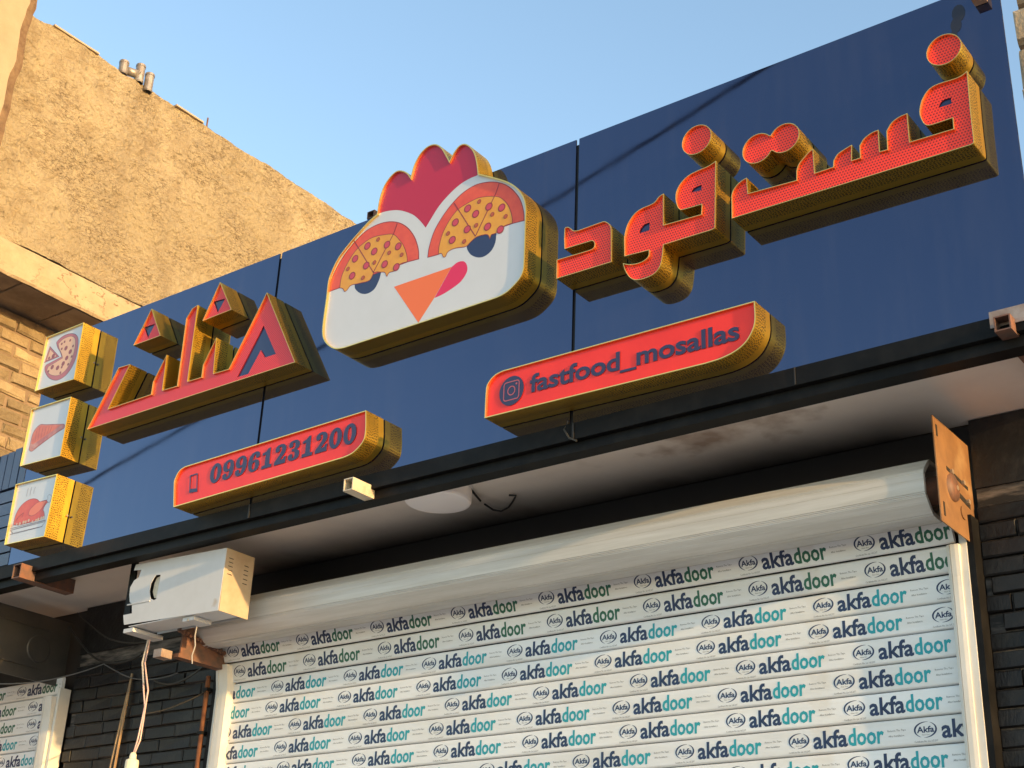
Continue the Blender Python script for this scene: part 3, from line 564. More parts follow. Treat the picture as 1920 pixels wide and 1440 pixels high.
 'crustR': [(-3.228, 4.3458), (-3.2273, 4.3572), (-3.2268, 4.3685), (-3.2259, 4.3799), (-3.224, 4.3916), (-3.2208, 4.4063), (-3.2167, 4.4223), (-3.2115, 4.4387), (-3.205, 4.4543), (-3.197, 4.4692), (-3.1876, 4.4837), (-3.1772, 4.4977), (-3.1665, 4.5109), (-3.1552, 4.5234), (-3.1432, 4.5354), (-3.1309, 4.5465), (-3.1186, 4.5565), (-3.1067, 4.5654), (-3.0949, 4.5733), (-3.0827, 4.5802), (-3.0698, 4.5862), (-3.0558, 4.5913), (-3.041, 4.5956), (-3.0261, 4.5988), (-3.012, 4.6007), (-2.9993, 4.6012), (-2.9868, 4.6003), (-2.9743, 4.5985), (-2.9619, 4.5961), (-2.9493, 4.5933), (-2.9368, 4.5899), (-2.9242, 4.5857), (-2.9117, 4.5806), (-2.8989, 4.5746), (-2.886, 4.5676), (-2.8734, 4.5599), (-2.8614, 4.5514), (-2.8501, 4.5422), (-2.8393, 4.5322), (-2.829, 4.5215), (-2.8193, 4.5101), (-2.8098, 4.4978), (-2.8007, 4.4847), (-2.7923, 4.471), (-2.7851, 4.4571), (-2.7791, 4.4426), (-2.7741, 4.4274), (-2.77, 4.4126), (-2.7668, 4.3991), (-2.7649, 4.3878), (-2.764, 4.3775), (-2.7634, 4.3675), (-2.7627, 4.3574), (-2.8163, 4.3627), (-2.9931, 4.3628), (-3.1731, 4.3415)],
 'cheeseR': [(-3.1733, 4.3438), (-3.1733, 4.3534), (-3.1734, 4.363), (-3.1731, 4.3727), (-3.1721, 4.3827), (-3.17, 4.3942), (-3.1671, 4.4066), (-3.1635, 4.4192), (-3.1588, 4.4316), (-3.153, 4.4439), (-3.1461, 4.4563), (-3.1384, 4.4683), (-3.1301, 4.4795), (-3.1211, 4.49), (-3.1115, 4.4999), (-3.1013, 4.5088), (-3.0904, 4.5161), (-3.0787, 4.5213), (-3.0662, 4.5249), (-3.0535, 4.5275), (-3.0409, 4.5299), (-3.0285, 4.5323), (-3.0162, 4.5343), (-3.0038, 4.5356), (-2.9914, 4.5358), (-2.9789, 4.5347), (-2.9664, 4.5325), (-2.9539, 4.5296), (-2.9414, 4.5262), (-2.9283, 4.5222), (-2.9149, 4.5175), (-2.9022, 4.5125), (-2.8915, 4.5074), (-2.8821, 4.5011), (-2.874, 4.4936), (-2.8661, 4.485), (-2.8595, 4.4774), (-2.8527, 4.469), (-2.8462, 4.4598), (-2.8403, 4.45), (-2.835, 4.4389), (-2.83, 4.4267), (-2.8256, 4.4144), (-2.8221, 4.403), (-2.8198, 4.3927), (-2.8185, 4.383), (-2.8175, 4.3737), (-2.8164, 4.3642), (-2.8267, 4.3647), (-2.8374, 4.3654), (-2.8475, 4.3656), (-2.856, 4.3647), (-2.8635, 4.3608), (-2.8691, 4.3551), (-2.8752, 4.3504), (-2.883, 4.3479), (-2.8914, 4.3464), (-2.8989, 4.3456), (-2.9047, 4.3461), (-2.9103, 4.3472), (-2.915, 4.3464), (-2.918, 4.3412), (-2.92, 4.3343), (-2.9222, 4.331), (-2.9249, 4.3348), (-2.9279, 4.3423), (-2.9313, 4.3487), (-2.935, 4.3524), (-2.9393, 4.355), (-2.9438, 4.3565), (-2.9523, 4.3581), (-2.9633, 4.3595), (-2.9747, 4.3604), (-2.9847, 4.3601), (-2.9927, 4.3583), (-2.9997, 4.3553), (-3.0062, 4.3517), (-3.0126, 4.3482), (-3.0202, 4.3429), (-3.0273, 4.3374), (-3.0364, 4.3342), (-3.0459, 4.3347), (-3.057, 4.3369), (-3.0682, 4.3396), (-3.0783, 4.3416), (-3.089, 4.3429), (-3.0989, 4.3436), (-3.1076, 4.3434), (-3.1149, 4.3421), (-3.1212, 4.3398), (-3.1264, 4.3366), (-3.1299, 4.3312), (-3.1324, 4.3249), (-3.1353, 4.3206), (-3.1392, 4.3199), (-3.1438, 4.3211), (-3.1481, 4.3239), (-3.1514, 4.3294), (-3.1544, 4.3366), (-3.1579, 4.342), (-3.1626, 4.3438), (-3.168, 4.3438)],
 'irisR': [(-3.0342, 4.3388), (-3.0329, 4.3321), (-3.0315, 4.3255), (-3.0288, 4.3185), (-3.0237, 4.3093), (-3.0171, 4.2993), (-3.0089, 4.29), (-2.9986, 4.2816), (-2.9867, 4.274), (-2.975, 4.2684), (-2.964, 4.265), (-2.9532, 4.2634), (-2.9425, 4.2641), (-2.9342, 4.2661), (-2.9258, 4.2694), (-2.918, 4.2738), (-2.9113, 4.2791), (-2.9059, 4.2854), (-2.9015, 4.2928), (-2.898, 4.3009), (-2.8953, 4.3092), (-2.8937, 4.3177), (-2.8931, 4.3267), (-2.8929, 4.3359), (-2.8925, 4.345), (-2.9736, 4.3788)],
 'crustL': [(-3.7546, 4.3483), (-3.7529, 4.3605), (-3.7516, 4.3726), (-3.7497, 4.3848), (-3.7464, 4.3972), (-3.7414, 4.4108), (-3.735, 4.4251), (-3.7278, 4.4393), (-3.72, 4.4529), (-3.7118, 4.4657), (-3.7029, 4.478), (-3.6934, 4.4899), (-3.6832, 4.5014), (-3.6725, 4.5123), (-3.6612, 4.5227), (-3.6491, 4.5328), (-3.6361, 4.5426), (-3.6218, 4.5526), (-3.6064, 4.5627), (-3.5905, 4.5717), (-3.5747, 4.5789), (-3.559, 4.5839), (-3.5431, 4.5873), (-3.5271, 4.5893), (-3.511, 4.5901), (-3.4947, 4.5899), (-3.4781, 4.5884), (-3.4618, 4.5858), (-3.4462, 4.5822), (-3.4313, 4.5776), (-3.4169, 4.572), (-3.403, 4.5654), (-3.3897, 4.5579), (-3.3768, 4.5495), (-3.3645, 4.5401), (-3.3527, 4.5298), (-3.3414, 4.5184), (-3.3304, 4.5057), (-3.3198, 4.4918), (-3.3099, 4.4772), (-3.3012, 4.4624), (-3.2935, 4.4471), (-3.2868, 4.431), (-3.2811, 4.4153), (-3.2766, 4.4007), (-3.2737, 4.3878), (-3.2722, 4.3759), (-3.2712, 4.3644), (-3.27, 4.3528), (-3.3286, 4.3573), (-3.5049, 4.3559), (-3.6904, 4.3491)],
 'cheeseL': [(-3.6904, 4.3491), (-3.6901, 4.3606), (-3.6901, 4.3721), (-3.6895, 4.3837), (-3.6875, 4.3954), (-3.684, 4.4075), (-3.6794, 4.4199), (-3.6737, 4.4323), (-3.667, 4.4445), (-3.6592, 4.4571), (-3.6502, 4.47), (-3.6404, 4.4821), (-3.6304, 4.4928), (-3.6203, 4.5016), (-3.6098, 4.5091), (-3.5987, 4.5156), (-3.5869, 4.5213), (-3.5744, 4.5264), (-3.5613, 4.5308), (-3.5475, 4.5341), (-3.533, 4.5358), (-3.5172, 4.5356), (-3.5003, 4.5339), (-3.4836, 4.5312), (-3.4681, 4.5283), (-3.4543, 4.5256), (-3.4409, 4.5226), (-3.4283, 4.5187), (-3.4169, 4.5132), (-3.4068, 4.5056), (-3.3979, 4.4963), (-3.3897, 4.4864), (-3.3821, 4.4769), (-3.3727, 4.4653), (-3.3643, 4.4539), (-3.3566, 4.4415), (-3.3509, 4.4307), (-3.3455, 4.4192), (-3.3406, 4.4075), (-3.3366, 4.3966), (-3.3338, 4.3866), (-3.3319, 4.3773), (-3.3305, 4.3681), (-3.3288, 4.3589), (-3.3385, 4.3597), (-3.3484, 4.3608), (-3.3579, 4.3613), (-3.3667, 4.3599), (-3.3742, 4.3554), (-3.3808, 4.3487), (-3.3871, 4.342), (-3.3937, 4.3375), (-3.4033, 4.3369), (-3.4137, 4.3386), (-3.4222, 4.3385), (-3.4274, 4.3334), (-3.4307, 4.3265), (-3.4342, 4.3238), (-3.4381, 4.329), (-3.4421, 4.3383), (-3.4471, 4.3461), (-3.4535, 4.3499), (-3.4608, 4.3521), (-3.4686, 4.3542), (-3.4798, 4.3585), (-3.4926, 4.363), (-3.5038, 4.3633), (-3.5095, 4.3582), (-3.5137, 4.3496), (-3.5183, 4.3408), (-3.5253, 4.335), (-3.5359, 4.3333), (-3.5487, 4.3338), (-3.5624, 4.3355), (-3.5758, 4.3369), (-3.5893, 4.3384), (-3.6035, 4.3405), (-3.6166, 4.3421), (-3.6271, 4.342), (-3.6345, 4.3384), (-3.6393, 4.3324), (-3.644, 4.3276), (-3.6493, 4.3246), (-3.655, 4.3226), (-3.6602, 4.323), (-3.6644, 4.3273), (-3.6681, 4.334), (-3.6725, 4.3398), (-3.678, 4.3435), (-3.6842, 4.3463)],
 'irisL': [(-3.6079, 4.3441), (-3.6066, 4.3358), (-3.6053, 4.3275), (-3.6013, 4.3189), (-3.5931, 4.3091), (-3.5823, 4.2989), (-3.5706, 4.2905), (-3.5585, 4.2843), (-3.5456, 4.2799), (-3.5328, 4.2779), (-3.5232, 4.2782), (-3.5133, 4.2799), (-3.504, 4.283), (-3.4959, 4.2878), (-3.4891, 4.295), (-3.4833, 4.3043), (-3.4785, 4.3143), (-3.4744, 4.3236), (-3.4717, 4.3317), (-3.4699, 4.3398), (-3.4685, 4.3479), (-3.467, 4.356), (-3.5433, 4.3753)],
 'beak': [(-3.3913, 4.2668), (-3.1021, 4.2672), (-3.1773, 4.1571), (-3.25, 4.0698)],
 'tongue': [(-3.1013, 4.2669), (-3.0922, 4.2714), (-3.0832, 4.2758), (-3.0739, 4.2785), (-3.0639, 4.2788), (-3.0537, 4.2773), (-3.0447, 4.2739), (-3.0373, 4.268), (-3.0312, 4.2601), (-3.0268, 4.2514), (-3.0241, 4.2418), (-3.0231, 4.2313), (-3.0249, 4.2215), (-3.0292, 4.2133), (-3.0355, 4.2047), (-3.0431, 4.1964), (-3.0513, 4.1894), (-3.0602, 4.1839), (-3.0701, 4.1795), (-3.0806, 4.1757), (-3.0912, 4.1721), (-3.102, 4.1685), (-3.1134, 4.1651), (-3.1247, 4.1621), (-3.1358, 4.1596), (-3.1463, 4.1579), (-3.1566, 4.1568), (-3.1668, 4.1559), (-3.1771, 4.1549)],
 'lines': [[(-2.9932, 4.3658), (-3.1099, 4.5536)],
 [(-2.9932, 4.3658), (-2.9046, 4.5248), (-2.8905, 4.5655)],
 [(-3.5076, 4.3645), (-3.6356, 4.5545)],
 [(-3.5096, 4.3666), (-3.4169, 4.514), (-3.4013, 4.5578)]],
 'pepR': [(-3.0392, 4.5041, 1), (-2.9978, 4.4657, 1), (-2.9345, 4.4768, 1), (-2.8724, 4.4512, 1), (-3.0966, 4.4608, 1), (-3.0348, 4.4101, 1), (-2.936, 4.3889, 1), (-2.8739, 4.3559, 1), (-3.1064, 4.3859, 1), (-2.9835, 4.5156, 0), (-2.9159, 4.436, 0), (-2.8517, 4.4055, 0), (-3.1301, 4.4223, 0), (-2.9921, 4.4133, 0), (-3.0463, 4.3598, 0)],
 'pepL': [(-3.5552, 4.5024, 1), (-3.5144, 4.4642, 1), (-3.4473, 4.4743, 1), (-3.3855, 4.4468, 1), (-3.6176, 4.4626, 1), (-3.5517, 4.4107, 1), (-3.4511, 4.3859, 1), (-3.3863, 4.3529, 1), (-3.6247, 4.3859, 1), (-3.4986, 4.5144, 0), (-3.4314, 4.4318, 0), (-3.3634, 4.4011, 0), (-3.6527, 4.4259, 0), (-3.5079, 4.4112, 0), (-3.5634, 4.3581, 0)],
 'pillP': [(-4.5224, 3.5607), (-4.5279, 3.5911), (-4.5338, 3.6232), (-4.539, 3.6524), (-4.5424, 3.6744), (-4.5422, 3.6813), (-4.5404, 3.6874), (-4.538, 3.6935), (-4.535, 3.7003), (-4.5314, 3.7073), (-4.5271, 3.7135), (-4.5221, 3.7188), (-4.5165, 3.7234), (-4.5099, 3.7272), (-4.5022, 3.7301), (-4.4935, 3.7322), (-4.4849, 3.7343), (-3.4734, 3.7552), (-3.4712, 3.7355), (-3.4688, 3.7153), (-3.4667, 3.6961), (-3.4657, 3.6794), (-3.4655, 3.6671), (-3.4658, 3.6554), (-3.4672, 3.6448), (-3.47, 3.6352), (-3.4745, 3.6271), (-3.4805, 3.6201), (-3.4874, 3.614), (-3.4947, 3.6081), (-3.5024, 3.6025), (-3.5107, 3.5974), (-3.5196, 3.5928), (-3.5291, 3.5891), (-3.5393, 3.5865), (-3.5502, 3.5848), (-3.5615, 3.5835), (-3.5726, 3.582)],
 'pillI': [(-2.8973, 3.5913), (-2.8974, 3.6225), (-2.8978, 3.6554), (-2.8977, 3.6855), (-2.8965, 3.7086), (-2.8948, 3.7164), (-2.8915, 3.723), (-2.8873, 3.7289), (-2.8825, 3.7343), (-2.8771, 3.7395), (-2.871, 3.7442), (-2.8643, 3.7483), (-2.8572, 3.7516), (-2.8496, 3.7541), (-2.8413, 3.7557), (-2.8328, 3.757), (-2.8244, 3.7584), (-1.8316, 3.7503), (-1.8312, 3.7342), (-1.8307, 3.7177), (-1.8305, 3.702), (-1.831, 3.6884), (-1.8321, 3.6787), (-1.8338, 3.6698), (-1.8363, 3.6614), (-1.8398, 3.6528), (-1.8445, 3.6435), (-1.8502, 3.634), (-1.8569, 3.6248), (-1.8643, 3.6167), (-1.8726, 3.6097), (-1.8817, 3.6035), (-1.8917, 3.5981), (-1.9025, 3.5933), (-1.9142, 3.5892), (-1.9269, 3.5857), (-1.9403, 3.5829), (-1.9538, 3.5806), (-1.9677, 3.5791), (-1.9821, 3.5784), (-1.9967, 3.5779), (-2.0113, 3.5773)],
 'box1': [(-5.6761, 4.6569), (-5.3885, 4.6595), (-5.3841, 4.3583), (-5.6879, 4.3686)],
 'box2': [(-5.6842, 4.2739), (-5.3811, 4.2677), (-5.3812, 3.9694), (-5.6898, 3.9808)],
 'box3': [(-5.693, 3.8916), (-5.38, 3.8806), (-5.3913, 3.5829), (-5.6909, 3.5931)],
 'pz': [[(-5.5994, 4.6121), (-5.5939, 4.6171), (-5.5885, 4.6221), (-5.5814, 4.6264), (-5.5713, 4.6304), (-5.5593, 4.6338), (-5.5458, 4.636), (-5.5303, 4.6368), (-5.5133, 4.6363), (-5.4965, 4.6341), (-5.4796, 4.6297), (-5.463, 4.6235), (-5.4487, 4.6158), (-5.4374, 4.6063), (-5.4284, 4.5952), (-5.4221, 4.5837), (-5.4181, 4.5716), (-5.4152, 4.5577), (-5.4132, 4.5431), (-5.412, 4.5285), (-5.4114, 4.5137), (-5.4116, 4.4985), (-5.4129, 4.4836), (-5.4157, 4.4698), (-5.4201, 4.4571), (-5.4259, 4.4451), (-5.4329, 4.4341), (-5.4408, 4.4244), (-5.4495, 4.4158), (-5.4591, 4.4084), (-5.4698, 4.4023), (-5.4815, 4.3976), (-5.4946, 4.3942), (-5.5091, 4.3922), (-5.5242, 4.3918), (-5.5393, 4.3934), (-5.5602, 4.3994), (-5.5815, 4.4088), (-5.6007, 4.4198), (-5.6172, 4.4325), (-5.6315, 4.4467), (-5.6427, 4.4602), (-5.6503, 4.4728), (-5.6548, 4.4846), (-5.6566, 4.4939), (-5.6549, 4.4987), (-5.6507, 4.5018), (-5.6465, 4.505), (-5.5325, 4.5187), (-5.54, 4.5296), (-5.5475, 4.5405), (-5.5554, 4.5511), (-5.5643, 4.5611), (-5.5737, 4.5709), (-5.582, 4.5808), (-5.5885, 4.5912), (-5.5939, 4.6016)],
 [(-5.5794, 4.5992), (-5.5691, 4.6057), (-5.5587, 4.6123), (-5.5461, 4.617), (-5.5336, 4.6188), (-5.5193, 4.6195), (-5.5049, 4.6192), (-5.4921, 4.6177), (-5.4788, 4.614), (-5.4659, 4.608), (-5.4553, 4.6002), (-5.4476, 4.5899), (-5.4421, 4.5778), (-5.4387, 4.5655), (-5.437, 4.5535), (-5.4363, 4.54), (-5.4365, 4.5261), (-5.4376, 4.5128), (-5.4396, 4.5), (-5.4424, 4.4874), (-5.4462, 4.4753), (-5.4513, 4.4641), (-5.4578, 4.4536), (-5.4655, 4.4436), (-5.4744, 4.4348), (-5.4843, 4.4279), (-5.4956, 4.423), (-5.5082, 4.4198), (-5.5216, 4.4182), (-5.5354, 4.4184), (-5.5554, 4.422), (-5.5763, 4.4288), (-5.5946, 4.437), (-5.6099, 4.4469), (-5.6226, 4.4583), (-5.6308, 4.4685), (-5.6322, 4.4764), (-5.629, 4.4832), (-5.6258, 4.4899), (-5.5222, 4.5085), (-5.5255, 4.5156), (-5.5289, 4.5226), (-5.5335, 4.5302), (-5.5425, 4.542), (-5.5537, 4.5555), (-5.5633, 4.5683), (-5.5697, 4.5791), (-5.5745, 4.5891)],
 [(-5.6471, 4.6057), (-5.6671, 4.5193), (-5.5511, 4.5235)],
 [(-5.6385, 4.5866), (-5.6527, 4.527), (-5.5717, 4.5311)]],
 'pzpep': [(-5.5085, 4.5576, 1), (-5.4684, 4.5283, 1), (-5.55, 4.5914, 0), (-5.4875, 4.4995, 1), (-5.5077, 4.4748, 1), (-5.5475, 4.4625, 1), (-5.5929, 4.4778, 1), (-5.4495, 4.4972, 0), (-5.454, 4.5546, 0), (-5.4856, 4.5932, 0), (-5.53, 4.5974, 0), (-5.5423, 4.5628, 0), (-5.6015, 4.5404, 1), (-5.6335, 4.5373, 0), (-5.5167, 4.4286, 0), (-5.6179, 4.4615, 0), (-5.4664, 4.4605, 0), (-5.5138, 4.4577, 0)],
 'st': [[(-5.6558, 4.0605), (-5.6558, 4.0667), (-5.6558, 4.0729), (-5.6556, 4.0794), (-5.6552, 4.0915), (-5.6547, 4.1069), (-5.6538, 4.1227), (-5.652, 4.1356), (-5.6488, 4.146), (-5.644, 4.155), (-5.637, 4.1628), (-5.6273, 4.1702), (-5.6154, 4.1766), (-5.602, 4.1798), (-5.5872, 4.1782), (-5.5709, 4.1736), (-5.5537, 4.1689), (-5.5375, 4.1656), (-5.5195, 4.1621), (-5.5009, 4.1585), (-5.4826, 4.1548), (-5.4649, 4.1511), (-5.4473, 4.1473), (-5.4297, 4.1435), (-5.4121, 4.1397), (-5.4078, 4.1361), (-5.4035, 4.1326), (-5.401, 4.1289), (-5.4005, 4.1241), (-5.4016, 4.1189), (-5.4055, 4.115), (-5.4163, 4.1117), (-5.4313, 4.1089), (-5.4469, 4.1055), (-5.4629, 4.1009), (-5.4815, 4.0953), (-5.5007, 4.0894), (-5.5186, 4.0837), (-5.5352, 4.0784), (-5.5513, 4.0731), (-5.5664, 4.068), (-5.5801, 4.0632), (-5.5915, 4.0588), (-5.6025, 4.0542), (-5.6124, 4.0502), (-5.6207, 4.0474), (-5.6261, 4.0467), (-5.6321, 4.0469), (-5.6381, 4.0485), (-5.6439, 4.0517), (-5.6499, 4.0561)],
 [(-5.6482, 4.0929), (-5.6479, 4.1037), (-5.6479, 4.1147), (-5.6474, 4.1252), (-5.6459, 4.1342), (-5.6422, 4.1432), (-5.6369, 4.1507), (-5.6297, 4.1573), (-5.6206, 4.1641), (-5.6096, 4.17), (-5.5973, 4.173), (-5.5834, 4.1715), (-5.5681, 4.1672), (-5.552, 4.1628), (-5.5369, 4.1597), (-5.5202, 4.1563), (-5.5031, 4.1529), (-5.4868, 4.1497), (-5.4667, 4.1457), (-5.4474, 4.1418), (-5.4282, 4.138), (-5.4448, 4.1335), (-5.4613, 4.1291), (-5.4781, 4.1246), (-5.4952, 4.1199), (-5.5133, 4.115), (-5.5319, 4.1099), (-5.5504, 4.1049), (-5.5681, 4.1001), (-5.5856, 4.0952), (-5.6031, 4.0901), (-5.6189, 4.0859), (-5.6312, 4.0836), (-5.6368, 4.0851), (-5.6425, 4.089)]],
 'stl': [[(-5.6171, 4.0938), (-5.6213, 4.1479)],
 [(-5.5959, 4.0986), (-5.6004, 4.1641)],
 [(-5.5746, 4.1035), (-5.5738, 4.1601)],
 [(-5.5535, 4.1083), (-5.5473, 4.1561)],
 [(-5.5324, 4.1131), (-5.5233, 4.1507)],
 [(-5.5114, 4.1178), (-5.503, 4.148)],
 [(-5.6176, 4.0562), (-5.5607, 4.0741), (-5.4886, 4.0959), (-5.4172, 4.1176)]],
 'tk': [[(-5.6629, 3.6863), (-5.6634, 3.6935), (-5.664, 3.7006), (-5.6638, 3.7081), (-5.6632, 3.716), (-5.6623, 3.725), (-5.6605, 3.7343), (-5.6575, 3.7432), (-5.6531, 3.7517), (-5.6475, 3.7602), (-5.6408, 3.7682), (-5.6333, 3.7751), (-5.6246, 3.7809), (-5.6147, 3.7859), (-5.6043, 3.79), (-5.5938, 3.7932), (-5.5793, 3.7958), (-5.5643, 3.7969), (-5.5503, 3.7966), (-5.5378, 3.7947), (-5.5256, 3.7915), (-5.5144, 3.7872), (-5.5047, 3.782), (-5.496, 3.7757), (-5.4873, 3.7695), (-5.4781, 3.7698), (-5.4689, 3.7701), (-5.4602, 3.7702), (-5.4522, 3.7699), (-5.4445, 3.7695), (-5.437, 3.769), (-5.4229, 3.7539), (-5.4272, 3.7525), (-5.4314, 3.751), (-5.4351, 3.749), (-5.4389, 3.7455), (-5.4424, 3.7411), (-5.4452, 3.7366), (-5.4471, 3.7322), (-5.4483, 3.7276), (-5.4496, 3.7231), (-5.445, 3.7177), (-5.4405, 3.7123), (-5.4367, 3.7065), (-5.4337, 3.6994), (-5.4312, 3.6916), (-5.4287, 3.6838), (-5.461, 3.6772), (-5.5375, 3.6766), (-5.6155, 3.6779)],
 [(-5.5578, 3.7178), (-5.5579, 3.725), (-5.5579, 3.7322), (-5.5557, 3.739), (-5.5499, 3.7453), (-5.5419, 3.7512), (-5.5331, 3.7565), (-5.5239, 3.7615), (-5.514, 3.766), (-5.5036, 3.769), (-5.4928, 3.7697), (-5.4815, 3.769), (-5.4705, 3.7682), (-5.4587, 3.768), (-5.4472, 3.7677), (-5.4399, 3.766), (-5.4391, 3.762), (-5.4425, 3.7566), (-5.4466, 3.7511), (-5.4515, 3.7442), (-5.4577, 3.7366), (-5.465, 3.7295), (-5.4733, 3.7233), (-5.4828, 3.7177), (-5.4931, 3.7132), (-5.5051, 3.7099), (-5.518, 3.7078), (-5.5299, 3.7074), (-5.5393, 3.7096), (-5.5486, 3.7137)],
 [(-5.4376, 3.7673), (-5.4343, 3.7689), (-5.4311, 3.7705), (-5.4294, 3.773), (-5.4307, 3.7772), (-5.4336, 3.7824), (-5.4348, 3.7866), (-5.433, 3.7892), (-5.4294, 3.791), (-5.4253, 3.7916), (-5.4205, 3.791), (-5.415, 3.7894), (-5.4104, 3.7866), (-5.4067, 3.7823), (-5.4039, 3.7769), (-5.4024, 3.7714), (-5.4025, 3.7653), (-5.4041, 3.759), (-5.4068, 3.7544), (-5.4112, 3.7524), (-5.417, 3.7519), (-5.4227, 3.7531), (-5.4277, 3.7567), (-5.4327, 3.762)],
 [(-5.6818, 3.6651), (-5.4174, 3.6669), (-5.4171, 3.6597), (-5.4343, 3.6406), (-5.6573, 3.6458)]],
 'tkl': [[(-5.6869, 3.6725), (-5.4162, 3.6681)],
 [(-5.6816, 3.6643), (-5.4173, 3.6605)],
 [(-5.6691, 3.6604), (-5.653, 3.6443)],
 [(-5.6778, 3.6428), (-5.434, 3.6395), (-5.4295, 3.6521)],
 [(-5.6006, 3.8163), (-5.6003, 3.8382), (-5.5983, 3.8561)],
 [(-5.5751, 3.8151), (-5.576, 3.8371), (-5.5733, 3.8567)],
 [(-5.5485, 3.8191), (-5.5487, 3.8392), (-5.5432, 3.8527)],
 [(-5.6508, 3.7022), (-5.6291, 3.7236), (-5.5964, 3.7357), (-5.6044, 3.7155)]],
 'tkg': [(-5.6119, 3.6844, 1), (-5.5847, 3.6868, 1), (-5.5677, 3.6855, 1), (-5.5466, 3.6889, 1), (-5.5159, 3.6781, 0), (-5.473, 3.6811, 1), (-5.4517, 3.6826, 1), (-5.4356, 3.6832, 1), (-5.6742, 3.6865, 1), (-5.6349, 3.6867, 0), (-5.4892, 3.6804, 0)],
 'txtI': [(-2.7083, 3.6484), (-1.8928, 3.6366)],
 'txtI_h': [(-2.0006, 3.7094), (-2.0021, 3.64)],
 'iconI': (-2.7878496303326497, 3.673720909674212, 0.0534067316259903, 0.0560367733293905), 'dig0': [(-4.3303, 3.6255), (-3.5167, 3.6369)],
 'dig_h': [(-4.3104, 3.7001), (-4.2943, 3.612)],
 'dig_h2': [(-3.553, 3.7193), (-3.5531, 3.6345)],
 'iconP': [(-4.4539, 3.6903), (-4.4071, 3.6914), (-4.3926, 3.6065), (-4.4438, 3.6112)]}
KS = 3.9035                       # the shutters hang a little behind the sign plane
def k(x=0, y=0, z=0): return (x*KS, y*KS, z*KS+1.6)

YP = 3.7                          # front of the sign panels
YF = 3.7*0.972                    # front edge of the raised letters
YA = 3.7*0.9747                   # acrylic faces inside their gold rims
X0, X1 = -5.79, -0.997            # sign ends
ZB, ZT = 3.535, 4.708             # sign bottom and top
ZS = 3.509                        # soffit
YW = 4.306                        # shop wall

# ------------------------------------------------------------------ ground and buildings
g = MB(); g.add([(-400,-400,0),(400,-400,0),(400,400,0),(-400,400,0)], [(0,1,2,3)])
g.build('ground', M['ground'], kind='structure')

shop = thing('shop_building', 'low shop front with pale stained soffit behind the navy sign', 'building')
b = MB().box(-9.0, -0.96, YW+0.03, 9.0, 0, ZS-0.002); b.build('wall', M['blackwall'], shop)
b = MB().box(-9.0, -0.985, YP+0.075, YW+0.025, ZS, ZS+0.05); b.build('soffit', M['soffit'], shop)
b = MB().box(-9.0, -1.12, YP+0.075, 9.0, ZS+0.052, ZS+0.16); b.build('roof', M['roof'], shop)

def brick_mesh(name, lx, lz, d, cham=0.004, jit=0.0, n=4):
    out = []
    for i in range(n):
        j = lambda: random.uniform(-jit, jit)
        hx, hz = lx/2, lz/2
        v = []
        for (yy, ins) in ((d, 0), (cham*1.2, 0), (0, cham)):
            for sx, sz in ((-1,-1),(1,-1),(1,1),(-1,1)):
                v.append((sx*(hx-ins)+j(), yy + (j()*1.2 if yy < d else 0), sz*(hz-ins)+j()))
        f = [(8,9,10,11)]
        for a in range(4):
            c = (a+1) % 4
            f.append((4+a, 4+c, 8+c, 8+a)); f.append((a, c, 4+c, 4+a))
        me = bpy.data.meshes.new(name); me.from_pydata(v, [], f); me.update()
        out.append(me)
    return out

def lay_bricks(parent, meshes, material, ax0, ax1, z0, z1, lx, lz, joint, front, axis='x', name='brick', tilt=0.0, jx=0.0):
    """courses of single bricks; axis 'x': facing -Y at y=front, 'y': facing +X at x=front"""
    for me in meshes:
        if not me.materials: me.materials.append(material)
    row = 0; z = z0
    while z + lz <= z1 + 0.3*lz:
        a = ax0 - (0.5*(lx+joint) if row % 2 else 0) + random.uniform(-jx, jx)
        while a < ax1 - 0.03:
            lo, hi = max(a, ax0), min(a+lx, ax1)
            if hi - lo > 0.03:
                o = bpy.data.objects.new(name, random.choice(meshes))
                c = (lo+hi)/2; s = (hi-lo)/lx
                off = random.uniform(-tilt, tilt)
                if axis == 'x':
                    o.location = (c, front+off, z+lz/2); o.scale = (s, 1, 1)
                    o.rotation_euler = (random.uniform(-tilt, tilt)*2, random.uniform(-tilt, tilt)*1.5, random.uniform(-tilt, tilt)*2)
                else:
                    o.location = (front+off, c, z+lz/2); o.scale = (s, 1, 1)
                    o.rotation_euler = (0, random.uniform(-tilt, tilt)*1.5, math.pi/2)
                COL.objects.link(o); o.parent = parent
            a += lx + joint
        z += lz + joint; row += 1

# black painted brick piers either side of the main shutter
CH = 0.0585
def black_pier(x0, x1, label):
    p = thing('brick_pier', label, 'brick pier', 'black brick piers of the shop front')
    MB().box(x0, x1, YW-0.002, YW+0.028, 0, ZS-0.003).build('joint_backing', M['bmortar'], p)
    ms = brick_mesh('brick', 0.205, CH-0.006, 0.016, 0.004, 0.0016, 5)
    zt = ZS-0.24
    lay_bricks(p, ms, M['bbrick'], x0, x1, zt-26*CH, zt-CH, 0.205, CH-0.006, 0.006, YW-0.017, tilt=0.0022, jx=0.05)
    MB().box(x0, x1, YW-0.013, YW-0.003, zt, ZS-0.004).build('painted_band', M['bbrick'], p)
    return p
black_pier(-1.432, -0.965, 'black painted brick pier right of the main shutter, beside the brown bracket plate')
black_pier(-5.95, -4.90, 'black painted brick pier between the two shutters, hung with wires')

